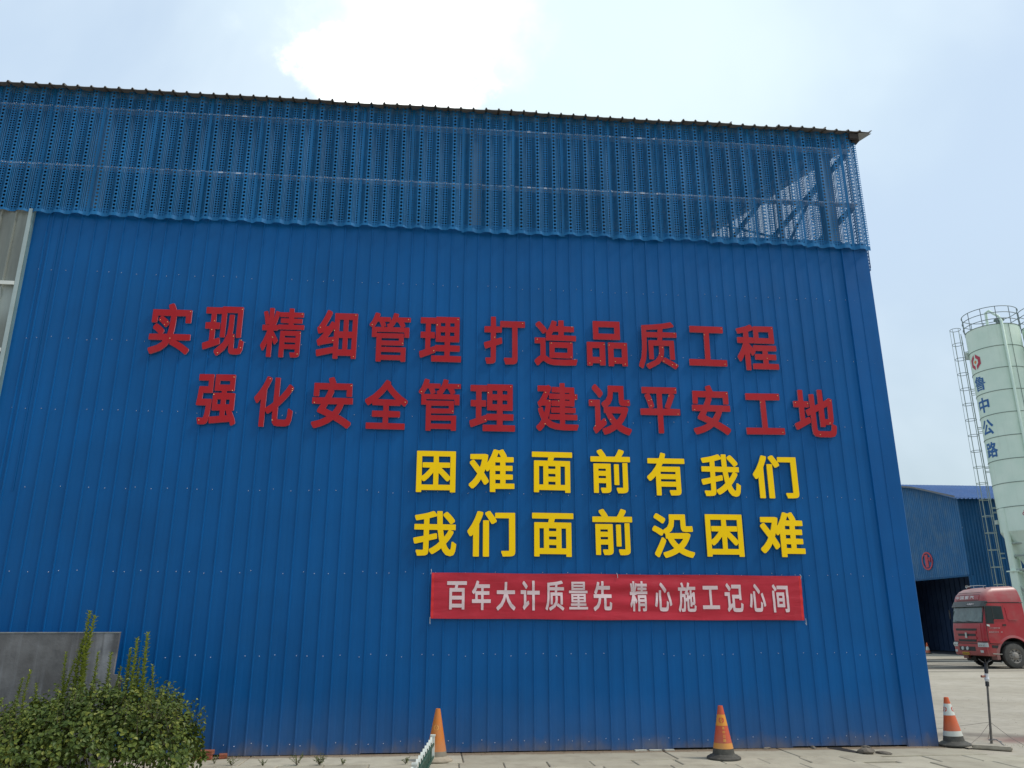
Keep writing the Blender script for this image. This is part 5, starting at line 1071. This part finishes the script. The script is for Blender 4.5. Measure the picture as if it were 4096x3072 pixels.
def silo(loc, label):
    g = -ZG
    root = empty('cement_silo', loc, 0, label, 'silo', 'tall pale green cement silos beside the yard')
    zt, zb = 18.15-ZG, 6.48-ZG; st_ = (zt-zb)/9
    for i in range(9):
        mb = MB(); a = zb+i*st_; mb.lathe([(r, a), (r, a+st_)], 64, cap0=False, cap1=False); mb.build('shell_ring', SILO, root, smooth=40)
        mb = MB(); mb.lathe([(r, a+st_-.02), (r+.022, a+st_-.012), (r+.022, a+st_+.012), (r, a+st_+.02)], 64, cap0=False, cap1=False); mb.build('seam', SEAM, root, smooth=40)
    mb = MB(); mb.lathe([(r, zb), (.25, zb-2.35), (.25, zb-2.7)], 48, cap0=False); mb.build('hopper_cone', SILO, root, smooth=40)
    mb = MB(); mb.lathe([(r+.02, zt), (.2, zt+.18), (.2, zt+.19)], 48, cap0=False); mb.build('top_plate', SILO, root, smooth=40)
    for (dx, dy) in ((-1, 0), (0, -1), (1, 0), (0, 1)):
        q = r*.985
        mb = MB(); mb.tube([(dx*q, dy*q, 4.4-ZG), (dx*q, dy*q, 7.75-ZG)], .155, 14); mb.build('leg', SILO, root, smooth=40)
        mb = MB(); mb.box(dx*q-.24, dx*q+.24, dy*q-.24, dy*q+.24, 4.36-ZG, 4.42-ZG); mb.tube([(dx*q, dy*q, 0), (dx*q, dy*q, 4.36-ZG)], .20, 14); mb.build('lower_leg', SILO, root, smooth=40)
    C4 = [(-r, 0), (0, -r), (r, 0), (0, r)]
    for i in range(4):
        a, b = C4[i], C4[(i+1) % 4]
        for z_ in (5.85, 5.2, 4.45):
            mb = MB(); mb.tube([(a[0], a[1], z_-ZG), (b[0], b[1], z_-ZG)], .05 if z_ > 5 else .07, 6); mb.build('cross_brace', LAD, root)
        mb = MB(); mb.tube([(a[0], a[1], 3.9-ZG), (b[0], b[1], .8)], .05, 6); mb.tube([(b[0], b[1], 3.9-ZG), (a[0], a[1], .8)], .05, 6); mb.build('cross_brace', LAD, root)
    rr = r+.06
    circ = lambda R_, z_, n=44: [(R_*math.cos(2*math.pi*k/n), R_*math.sin(2*math.pi*k/n), z_) for k in range(n)]
    for z_ in (.30, .68, 1.05):
        mb = MB(); mb.tube(circ(rr, zt+z_), .022, 6, closed=True); mb.build('guard_rail', RAILM, root)
    for k in range(12):
        a = 2*math.pi*k/12+.1; mb = MB(); mb.tube([(rr*math.cos(a), rr*math.sin(a), zt), (rr*math.cos(a), rr*math.sin(a), zt+1.05)], .022, 6); mb.build('rail_post', RAILM, root)
    # vertical filling pipe, towards the viewer and slightly right
    tw = Vector((-loc[0], -11.4-loc[1], 0)).normalized(); rt = Vector((-tw.y, tw.x, 0))
    if rt.dot(Vector((1, 0, 0))) < 0: rt = -rt
    lf = -rt
    an = R(21.5); pd = tw*math.cos(an)+rt*math.sin(an)
    pp = pd*(r+.11)
    mb = MB(); mb.tube([(pp.x, pp.y, 2.0), (pp.x, pp.y, zt+.10), tuple(pd*(r-.12)+Vector((0, 0, zt+.46))), tuple(pd*(r-.35)+lf*.35+Vector((0, 0, zt+.98))), tuple(pd*(r-.45)+lf*.48+Vector((0, 0, zt+.92))), tuple(pd*(r-.46)+lf*.50+Vector((0, 0, zt+.1)))], .075, 10); mb.build('filling_pipe', SILO, root, smooth=50)
    q = tw*math.cos(R(38))+rt*math.sin(R(38)); q = q*(r+.02)
    mb = MB(); mb.tube([(q.x, q.y, zb), (q.x, q.y, zt)], .012, 5); mb.build('cable', SEAM, root)
    hq = tw*(.75)+rt*.45
    mb = MB(); mb.lathe([(.18, zt+.1), (.18, zt+.30), (.27, zt+.34), (.27, zt+.44), (.12, zt+.52)], 20, c=(hq.x, hq.y, 0)); mb.build('vent', RAILM, root, smooth=40)
    # caged ladder on the left silhouette
    base = lf*(r+.20)
    sd_ = tw*.22
    for s in (-1, 1):
        mb = MB(); b0 = base+sd_*s; mb.tube([(b0.x, b0.y, .3), (b0.x, b0.y, zt+.1)], .022, 6); mb.build('ladder_stile', LAD, root)
    mb = MB(); z_ = .5
    while z_ < zt: a, b = base+sd_, base-sd_; mb.tube([(a.x, a.y, z_), (b.x, b.y, z_)], .011, 5); z_ += .30
    mb.build('rungs', LAD, root)['kind'] = 'stuff'
    cc = base+lf*.26
    hoops = []
    z_ = 3.75-ZG; k = 0
    while z_ < zt+.9:
        pts = []
        for j in range(17):
            a = math.pi*2*(j/16)
            pts.append((cc+lf*math.cos(a)*.29+tw*math.sin(a)*.33))
        mb = MB(); mb.tube([(p.x, p.y, z_) for p in pts[:-1]], .017, 5, closed=True); mb.build('cage_hoop', LAD if z_ < 11 else RAILM, root)
        z_ += .93; k += 1
    ztop = z_-.93
    for a in (0, 1.1, -1.1, 2.2, -2.2):
        p = cc+lf*math.cos(a)*.29+tw*math.sin(a)*.33; mb = MB(); mb.tube([(p.x, p.y, 3.2-ZG), (p.x, p.y, ztop)], .012, 5); mb.build('cage_bar', LAD, root)
    for z_ in (17.3, 15.0, 12.7, 10.4, 8.1, 5.6):
        p = lf*(r-.02); mb = MB()
        for s in (-1, 1):
            a, b = p+sd_*s, base+sd_*s; mb.tube([(a.x, a.y, z_), (b.x, b.y, z_)], .022, 5)
            mb.tube([(a.x, a.y, z_-.25), (b.x, b.y, z_-.25)], .018, 5)
        mb.build('ladder_bracket', LAD, root)
    p = lf*(r+.03)+tw*.1; mb = MB(); mb.box(p.x-.16, p.x+.16, p.y-.1, p.y+.1, zt-1.5, zt-1.1); mb.build('junction_box', S_WH, root)
    mb = MB(); mb.box(p.x-.13, p.x+.13, p.y-.1, p.y+.1, zb+.5, zb+.72); mb.build('junction_box', S_WH, root)
    # painted emblem and writing on the side facing -x
    rings = lambda i: zt-st_*(i+.5)
    def pr(mb_, zc, m, name, rad):
        me = mb_.mesh(name, m); subdivide_mesh(me, .07, 0); wrap_silo(me, zc, rad); link(name, me, None, root)
    s = .46; zc = rings(1)
    P = [(.10, 1.0), (.80, .42), (.80, -.42), (.10, -1.0), (.10, -.52), (.42, -.20), (.42, .20), (.10, .52)]
    for sgn in (1, -1):
        mb = MB(); mb.poly([((x_*sgn+(.03*sgn))*s, 0, y_*s) for x_, y_ in [(p0[0]*1.07-.012, p0[1]*1.10) for p0 in P]][::sgn]); pr(mb, zc, S_WH, 'emblem_outline', r+.006)
        mb = MB(); mb.poly([(x_*s*sgn+(.03*sgn)*s, 0, y_*s) for x_, y_ in P][::sgn]); pr(mb, zc, S_RD, 'emblem', r+.012)
    mb = MB(); mb.poly([(-.24*s, 0, 0), (0, 0, -.26*s), (.24*s, 0, 0), (0, 0, .26*s)]); pr(mb, zc, S_OR, 'emblem', r+.012)
    for i, ch in enumerate('鲁中公路'):
        me = glyph_mesh(ch, -.43, .43, -.44, .44, 0, 'character', S_BL); subdivide_mesh(me, .07, 0); wrap_silo(me, rings(2+i), r+.010); link('character', me, None, root)
    # small round maker's mark low down on the front
    qd = math.atan2(tw.y, tw.x)
    for k, (a, b) in enumerate(((-.07, .0), (.07, .0), (0, .13))):
        mb = MB(); n = 18
        for i in range(n):
            t0, t1 = 2*math.pi*i/n, 2*math.pi*(i+1)/n
            mb.poly([(a+.06*math.cos(t0), 0, b+.06*math.sin(t0)), (a+.095*math.cos(t0), 0, b+.095*math.sin(t0)), (a+.095*math.cos(t1), 0, b+.095*math.sin(t1)), (a+.06*math.cos(t1), 0, b+.06*math.sin(t1))])
        me = mb.mesh('maker_mark', S_RD)
        for v in me.vertices:
            an_ = R(51)+v.co.x/r; v.co = (-(r+.012)*math.cos(an_), -(r+.012)*math.sin(an_), v.co.z+zb+.85)
        link('maker_mark', me, None, root)
    return root
silo((32.24, 29.4, ZG), 'pale green silo with a red emblem and blue characters, left of the pair')
silo((35.05, 28.35, ZG), 'pale green silo almost wholly outside the right edge, only its railing showing')

# ---------------------------------------------------------------- red lorry
def carpaint(name, col, dust):
    t = NT(name)
    n = t.rng(t.noise(1.6, 6, .65), .35, .75)
    c = t.mix(t.m('MULTIPLY', n, dust), col, (.30, .20, .17))
    nz = t.N.new('ShaderNodeSeparateXYZ'); t.L.new(t.geo.outputs['Normal'], nz.inputs[0])
    c = t.mix(t.rng(nz.outputs[2], .25, .9, 0, .6), c, (.40, .28, .25))
    z = t.xyz()[2]; c = t.mix(t.rng(z, .9, .2, 0, .35), c, (.24, .18, .14))
    t.set(c, .38, 0, .5); return t.mat
CAB = carpaint('dusty_red_paint', (.36, .014, .022), .22); FAIR = carpaint('dusty_pink_red_paint', (.33, .04, .045), .45)
GLS = simple('dark_cab_glass', (.014, .022, .022), .15, .3, 2, spec=.3); WIND = simple('windscreen_glass', (.07, .105, .10), .15, .35, 2.5, spec=.8, dirt=.3, dirtcol=(.2, .24, .2))
PLG = simple('grey_visor', (.04, .046, .043), .45, .15); PLB = simple('black_plastic', (.018, .018, .018), .6, .2); TYR = simple('dusty_tyre', (.065, .062, .055), .85, .3, 5, dirt=.4, dirtcol=(.12, .11, .09))
TYRD = simple('dark_tyre', (.02, .02, .02), .85, .3, 5); RIM = simple('dusty_rim', (.27, .245, .215), .7, .25, 8); LMP = simple('lamp_glass', (.42, .45, .44), .15, .15, 30, spec=.8); CHR = simple('dull_chrome', (.45, .46, .44), .3, .2, metal=.6)
PLT = simple('yellow_plate', (.60, .34, .02), .5, .2, 12); WPR = simple('white_print', (.60, .52, .50), .6, .1)
TX, TYc = 24.10, 24.17         # front face x, centre line y
truck = empty('lorry', (TX, TYc, ZG), 0, 'dusty red tractor lorry with high roof parked in front of the silos', 'lorry')
ZL = [.15+ZG*-1*0, 0]
lev_z = [.52, .62, 1.2, 1.70, 1.93, 2.70, 2.82, 2.98, 3.12, 3.30, 3.40, 3.455]
lev_x = [.03, .00, .0, .02, .06, .22, .24, .27, .32, .46, .66, 1.1]
lev_h = [1.14, 1.16, 1.17, 1.17, 1.17, 1.13, 1.13, 1.10, 1.06, .98, .90, .78]
lev_r = [2.12, 2.14, 2.15, 2.15, 2.15, 2.13, 2.13, 2.13, 2.12, 2.08, 2.02, 1.9]
import bisect
def itp(z, L):
    if z <= lev_z[0]: return L[0]
    if z >= lev_z[-1]: return L[-1]
    i = bisect.bisect(lev_z, z)-1; f = (z-lev_z[i])/(lev_z[i+1]-lev_z[i]); return L[i]+(L[i+1]-L[i])*f
def front_x(z, y):
    h = itp(z, lev_h); x = itp(z, lev_x); rc = .20; a = abs(y)
    x += .05*(a/h)**2
    if a > h-rc: x += rc-math.sqrt(max(0, rc*rc-(a-(h-rc))**2))
    return x
def ring(z):
    h = itp(z, lev_h); xr = itp(z, lev_r); pts = []
    ys_ = [-h+.0001, -h+.02, -h+.06, -h+.12, -h+.2, -h*.5, 0, h*.5, h-.2, h-.12, h-.06, h-.02, h-.0001]
    for y in ys_: pts.append((front_x(z, y), y, z))
    for xx in (.9, 1.5): pts.append((xx, h, z))
    pts += [(xr-.08, h, z), (xr, h-.08, z), (xr, 0, z), (xr, -h+.08, z), (xr-.08, -h, z)]
    for xx in (1.5, .9): pts.append((xx, -h, z))
    return pts
def loft(levels, name, mat, cap=True):
    mb = MB(); rs = []
    for z in levels:
        p = ring(z); rs.append(len(mb.v)); mb.v += p; n = len(p)
    for a, b in zip(rs, rs[1:]):
        for j in range(n): mb.f.append((a+j, b+j, b+(j+1) % n, a+(j+1) % n)); mb.m.append(0)
    mb.f.append(tuple(rs[0]+j for j in range(n))); mb.m.append(0)
    mb.f.append(tuple(rs[-1]+j for j in reversed(range(n)))); mb.m.append(0)
    me = mb.mesh(name, mat)
    bm = bmesh.new(); bm.from_mesh(me); bmesh.ops.recalc_face_normals(bm, faces=bm.faces[:]); bm.to_mesh(me); bm.free()
    return me
HX, HZ, WR = 1.32, .53, .53

cab_me = loft([.52, .62, .9, 1.2, 1.5, 1.70, 1.93, 2.2, 2.45, 2.70, 2.80], 'cab', CAB)
cut = MB(); cut.lathe([(.68, -2), (.68, 2)], 40, axis='y', c=(HX, 0, HZ)); cut.box(HX, 2.6, -2, 2, -.5, .95)
def boolean(me, cutters):
    a = link('cab', me); ms = []
    for c_ in cutters:
        b = link('cutter', c_); md = a.modifiers.new('b', 'BOOLEAN'); md.operation = 'DIFFERENCE'; md.object = b; md.solver = 'EXACT'; ms.append(b)
    dg = bpy.context.evaluated_depsgraph_get(); res = bpy.data.meshes.new_from_object(a.evaluated_get(dg))
    for b in ms: bpy.data.objects.remove(b)
    bpy.data.objects.remove(a)
    return res
c1 = MB(); c1.lathe([(.75, -2), (.75, 2)], 40, axis='y', c=(HX, 0, HZ)); c2_ = MB(); c2_.box(HX, 2.6, -2, 2, -.5, 1.0)
res = boolean(cab_me, [c1.mesh('c'), c2_.mesh('c')])
res.polygons.foreach_set('use_smooth', [True]*len(res.polygons)); res.set_sharp_from_angle(angle=R(28))
body = link('cab', res, None, truck)
fm = loft([2.81, 2.90, 2.98, 3.05, 3.12, 3.22, 3.30, 3.36, 3.40, 3.455], 'roof_fairing', FAIR)
fm.polygons.foreach_set('use_smooth', [True]*len(fm.polygons)); fm.set_sharp_from_angle(angle=R(30))
for v in fm.vertices:   # the fairing climbs towards the back
    if v.co.z > 3.2: v.co.z += .05*max(0, v.co.x-.6)
link('roof_fairing', fm, None, truck)
def fpatch(name, mat, z0, z1, y0, y1, off=.012, n=10, nz_=4, parent=None, y0t=None, y1t=None):
    mb = MB(); y0t = y0 if y0t is None else y0t; y1t = y1 if y1t is None else y1t
    for j in range(nz_+1):
        z = z0+(z1-z0)*j/nz_; a = y0+(y0t-y0)*j/nz_; b = y1+(y1t-y1)*j/nz_
        for i in range(n+1):
            y = a+(b-a)*i/n; mb.v.append((front_x(z, y)-off, y, z))
    k = len(mb.v)
    mb.v += [(x+off+.02, y, z) for x, y, z in mb.v]
    for j in range(nz_):
        for i in range(n):
            a = j*(n+1)+i; mb.f.append((a, a+n+1, a+n+2, a+1)); mb.m.append(0)
    bd = [i for i in range(n+1)]+[j*(n+1)+n for j in range(1, nz_+1)]+[nz_*(n+1)+i for i in range(n-1, -1, -1)]+[j*(n+1) for j in range(nz_-1, 0, -1)]
    for a, b in zip(bd, bd[1:]+bd[:1]): mb.f.append((a, b, b+k, a+k)); mb.m.append(0)
    return mb.build(name, mat, parent or truck, smooth=30)
def spatch(name, mat, poly, off=.008, parent=None, side=-1):   # polygon (x,z) on the near side
    mb = MB(); n = len(poly)
    A = [(x, side*(itp(z, lev_h)+off), z) for x, z in poly]; B = [(x, side*(itp(z, lev_h)-.01), z) for x, z in poly]
    mb.v = A+B; mb.f.append(tuple(range(n))); mb.m.append(0)
    for i in range(n): mb.f.append((i, (i+1) % n, n+(i+1) % n, n+i)); mb.m.append(0)
    return mb.build(name, mat, parent or truck)
fpatch('windscreen_seal', PLB, 1.91, 2.66, -1.06, 1.06, .008, 16)
ws = fpatch('windscreen', WIND, 1.97, 2.62, -1.01, 1.01, .016, 16)
for y in (-.7, .1):
    mb = MB(); mb.tube([(front_x(1.93, y)-.03, y, 1.95), (front_x(1.99, y+.7)-.035, y+.7, 2.01)], .012, 5); mb.build('wiper', PLB, truck)
# visor over the windscreen
mb = MB()
for i in range(17):
    y = -1.14+2.28*i/16
    xa = front_x(2.82, min(1.12, max(-1.12, y)))-.02; xb = front_x(2.62, min(1.12, max(-1.12, y)))-.13
    mb.v += [(xa, y, 2.86), (xb, y, 2.62), (xb+.02, y, 2.61), (xa+.04, y, 2.80)]
for i in range(16):
    for j in range(4):
        a, b = 4*i+j, 4*i+(j+1) % 4; mb.f.append((a, b, b+4, a+4)); mb.m.append(0)
mb.f += [(0, 3, 2, 1), (64, 65, 66, 67)]; mb.m += [0, 0]
mb.build('sun_visor', PLG, truck, smooth=30)
# lettering over the visor and on it
def ftext(s, y0, y1, zc, h, mat, off, zfun=None):
    n = len(s); 
    for i, ch in enumerate(s):
        wv = (y1-y0)/n; ya = y1-(i+.1)*wv; yb = y1-(i+.9)*wv     # reader's left is +y
        me = glyph_mesh(ch, 0, 1, 0, 1, 0, 'character', mat)
        for v in me.vertices:
            y = ya+(yb-ya)*v.co.x; z = zc-h/2+h*v.co.z
            v.co = ((front_x(z, y)-off) if zfun is None else zfun(z, y), y, z)
        link('character', me, None, truck)
ftext('中国重汽', -.55, .85, 3.03, .15, WPR, .034)
vx = lambda z, y: front_x(2.82, y)-.02-(2.86-z)/.24*.18-.006*1-.0
ftext('中国重汽', -.62, -.15, 2.73, .07, WPR, 0, vx)
mb = MB(); mb.poly([(vx(2.70, -.08)-.004, -.11, 2.73), (vx(2.76, -.08)-.004, -.08, 2.77), (vx(2.76, -.08)-.004, -.05, 2.73), (vx(2.7, -.08)-.004, -.08, 2.69)]); mb.build('emblem', WPR, truck)
# grille
fpatch('front_panel', CAB, 1.08, 1.88, -.95, .95, .02, 12, 4)
for z in (1.635, 1.40, 1.16):
    fpatch('grille_slot', PLB, z-.045, z+.045, -.70 if z > 1.5 else -.60, .76 if z > 1.5 else .62, .034, 12, 1)
for z in (1.51, 1.28):
    fpatch('grille_bar', CAB, z-.05, z+.05, -.66, .72, .045, 12, 2)
mb = MB(); q = .10
mb.poly([(front_x(1.4, 0)-.07, .0, 1.52), (front_x(1.4, 0)-.07, .085, 1.29), (front_x(1.4, 0)-.07, -.085, 1.29)]); mb.box(front_x(1.4, 0)-.068, front_x(1.4, 0)-.04, -.06, .06, 1.27, 1.50); mb.build('emblem', CHR, truck)
fpatch('bumper', CAB, .42+.12, 1.02, -1.12, 1.12, .05, 20, 4)
fpatch('bumper_seam', PLB, 1.02, 1.045, -1.0, 1.0, .040, 16, 1)
fpatch('bumper_slot', PLB, .72, .90, -.50, .62, .056, 12, 1)
for y in (.36, .02):
    mb = MB(); xx = front_x(.8, y)-.06; mb.lathe([(.075, 0), (.085, .03), (.085, .05)], 18, axis='x', c=(xx-.03, y, .82)); mb.build('fog_lamp', LMP, truck, smooth=40)
for s in (-1, 1):
    h_ = fpatch('headlight', LMP, .90, 1.08, s*.70, s*1.14, .062, 12, 3) if s > 0 else fpatch('headlight', LMP, .90, 1.08, -1.14, -.70, .062, 12, 3)
    for k in (-.12, 0, .12):
        yy = s*.9+k; mb = MB(); mb.lathe([(.035, 0), (.05, .02)], 12, axis='x', c=(front_x(1.0, yy)-.082, yy, .99)); mb.build('bulb', CHR, h_)
    fpatch('corner_lamp', LMP, .66, .76, min(s*.80, s*.98), max(s*.80, s*.98), .058, 6, 1)
    fpatch('corner_seam', PLB, 1.10, 1.13, min(s*.66, s*1.15), max(s*.66, s*1.15), .030, 10, 1)
pl_ = fpatch('number_plate', PLT, .545, .66, -.02, .46, .064, 6, 1)
mb = MB()
for k in range(6):
    y = .42-k*.07; mb.box(front_x(.6, y)-.0668, front_x(.6, y)-.0660, y-.035, y-.012, .57, .64)
mb.build('plate_print', PLB, pl_)
# near side
spatch('side_window_seal', PLB, [(.25, 2.66), (1.06, 2.63), (1.06, 2.03), (.56, 2.03), (.56, 1.88), (.19, 1.88)], .006)
sw = spatch('side_window', GLS, [(.29, 2.62), (1.02, 2.59), (1.02, 2.07), (.52, 2.07), (.52, 1.92), (.235, 1.92)], .012)
spatch('window_bar', PLB, [(.56, 2.62), (.60, 2.62), (.60, 2.07), (.56, 2.07)], .018, sw)
spatch('window_ledge', CAB, [(.57, 2.06), (1.10, 2.06), (1.10, 2.025), (.57, 2.025)], .03)
spatch('rear_side_panel', CAB, [(1.20, 2.58), (1.60, 2.56), (1.62, 2.04), (1.22, 2.06)], .012)
spatch('panel_ledge', FAIR, [(1.28, 2.06), (1.66, 2.05), (1.66, 2.02), (1.28, 2.03)], .03)
spatch('door_handle', PLB, [(.94, 1.86), (1.10, 1.86), (1.10, 1.79), (.94, 1.79)], .02)
spatch('lamp_patch', S_WH, [(.20, 1.86), (.32, 1.84), (.32, 1.76), (.20, 1.79)], .02)
spatch('door_gap', PLB, [(1.125, 2.68), (1.135, 2.68), (1.135, 1.25), (1.125, 1.25)], .004)
spatch('door_gap', PLB, [(.165, 1.92), (.175, 1.92), (.175, 1.12), (.165, 1.12)], .004)
spatch('side_moulding', CAB, [(.20, 1.16), (.78, 1.14), (.78, 1.04), (.22, 1.06)], .03)
spatch('side_seam', PLB, [(.20, 1.055), (.75, 1.035), (.75, 1.01), (.20, 1.03)], .012)
spatch('step_recess', PLB, [(.28, .98), (.62, .96), (.62, .84), (.28, .86)], .010)
spatch('step', CHR, [(.26, .64), (.68, .62), (.68, .585), (.26, .605)], .05)
spatch('roof_seam', PLB, [(.30, 2.80), (2.10, 2.80), (2.10, 2.775), (.30, 2.775)], .010)
mb = MB()
for row, z, x0, x1 in ((0, 1.70, .27, .80), (1, 1.53, .27, .88)):
    x = x0
    while x < x1:
        wv = rnd.uniform(.028, .045)
        if not (row == 1 and .72 < x < .78): 
            for q in range(2):
                a = x+rnd.uniform(0, .01); mb.box(a, a+wv*.35, -1.1765, -1.1745, z-.026+q*.0, z+.026)
                a = x+wv*.45; mb.box(a, a+wv*.4, -1.1768, -1.1745, z-.02+q*.03, z-.008+q*.03)
        x += wv+.012
mb.build('door_print', WPR, truck)
for s in (-1, 1):
    mb = MB(); n = 24
    for i in range(n+1):
        a = math.pi*(1.12-1.2*i/n); mb.v += [(HX+.745*math.cos(a), s*1.165, HZ+.745*math.sin(a)), (HX+.745*math.cos(a), s*.5, HZ+.745*math.sin(a))]
    for i in range(n): mb.f.append((2*i, 2*i+1, 2*i+3, 2*i+2)); mb.m.append(0)
    mb.f.append(tuple(2*i+1 for i in range(n+1))); mb.m.append(0)
    mb.build('arch_liner', PLB, truck)
for z in (3.145, 3.235, 2.885): fpatch('fairing_seam', PLB, z-.006, z+.008, -.78, .78, .006, 12, 1)
fpatch('fairing_panel', FAIR, 2.93, 3.13, -.80, .80, .022, 12, 2)
# arch
for s in (-1, 1):
    mb = MB(); n = 20; yy0, yy1 = s*1.20, s*.80
    for i in range(n+1):
        a = math.pi*(1.06-1.12*i/n)
        for rr_, yv in ((.76, yy0), (.88, s*1.165), (.88, yy1), (.76, yy1)):
            mb.v.append((HX+rr_*math.cos(a), yv, HZ+rr_*math.sin(a)))
    for i in range(n):
        for j in range(4):
            a, b = 4*i+j, 4*i+(j+1) % 4; mb.f.append((a, b, b+4, a+4)); mb.m.append(0)
    mb.build('wheel_arch', FAIR, truck, smooth=35)
def wheel(x, y, s, tm=TYR):
    mb = MB(); w2 = .155
    prof = [(.30, -w2), (.40, -w2-.005), (.495, -w2+.02), (.525, -w2+.06), (.53, 0), (.525, w2-.06), (.495, w2-.02), (.40, w2+.005), (.30, w2)]
    mb.lathe(prof, 40, axis='y', cap0=False, cap1=False); tyre = mb.build('tyre', tm, truck, smooth=35, loc=(x, y, HZ))
    mb = MB(); o_ = s*.10
    pr_ = [(.31, s*(w2-.02)), (.285, s*(w2-.03)), (.265, s*.092), (.17, s*.098), (.14, s*.14), (.10, s*.16), (.09, s*.19), (.02, s*.20)]
    if s > 0: pr_ = pr_[::-1]
    mb.lathe(pr_, 32, axis='y', cap0=s > 0, cap1=s < 0); rim = mb.build('rim', RIM, truck, smooth=35, loc=(x, y, HZ))
    mb = MB()
    for k in range(10):
        a = 2*math.pi*k/10; c0 = (.205*math.cos(a), s*.100, .205*math.sin(a)); mb.lathe([(.018, c0[1]-.002*s), (.016, c0[1]+s*.035)], 6, axis='y', c=(c0[0], 0, c0[2]))
    for k in range(8):
        a = 2*math.pi*(k+.5)/8; mb.lathe([(.030, s*.099), (.001, s*.101)], 8, axis='y', c=(.24*math.cos(a), 0, .24*math.sin(a)))
    mb.build('wheel_nuts', PLB, rim)['kind'] = 'stuff'
wheel(HX, -1.02, -1); wheel(HX, 1.02, 1, TYRD)
for x in (4.5, 5.85):
    for y, s in ((-1.02, -1), (-.69, -1), (1.02, 1), (.69, 1)): wheel(x, y, s)
mb = MB(); mb.box(.4, 6.8, -.43, -.35, .72, .98); mb.box(.4, 6.8, .35, .43, .72, .98)
for x in (1.3, 2.9, 4.5, 5.85, 6.7): mb.box(x-.08, x+.08, -.35, .35, .75, .92)
mb.tube([(HX, -.9, HZ), (HX, .9, HZ)], .07, 8)
mb.build('chassis', PLB, truck)
mb = MB(); mb.lathe([(.33, 2.5), (.35, 2.53), (.35, 3.6), (.33, 3.63)], 20, axis='x', c=(0, -.85, .78)); mb.build('fuel_tank', CHR, truck, smooth=35)
mb = MB(); mb.box(.72, 2.0, -.9, .9, .75, 1.12); mb.build('engine', PLB, truck)
# horn and aerial on the roof
mb = MB(); mb.tube([(.62, .22, 3.53), (.66, .10, 3.56), (.75, -.25, 3.56), (.86, -.62, 3.54)], [.035, .016, .014, .012], 8); mb.lathe([(.016, .06), (.035, -.02), (.085, -.09)], 14, axis='x', c=(.60, .24, 3.53), cap0=False, cap1=False)
mb.tube([(.70, .0, 3.42), (.70, .0, 3.56)], .012, 5); mb.tube([(.82, -.5, 3.42), (.82, -.5, 3.55)], .012, 5)
mb.build('air_horn', CHR, truck, smooth=40)
mb = MB(); mb.tube([(.74, -.72, 3.36), (.70, -.76, 3.47)], .022, 6); mb.build('marker_lamp', PLB, truck)
# mirrors
for s in (-1, 1):
    mb = MB(); mb.box(.10, .14, s*1.20-.03, s*1.20+.03, 2.1, 2.5) if s > 0 else mb.box(.10, .14, -1.24, -1.19, 2.0, 2.02)
    mb.build('mirror', PLB, truck)

# far cone
traffic_cone((32.95, 41.6, ZG), 'tiny far orange cone standing in the warehouse doorway', [(.06, .2, C_OR), (.2, .40, C_WH), (.40, H, C_OR)], scale=1.15, group='traffic cones far off')
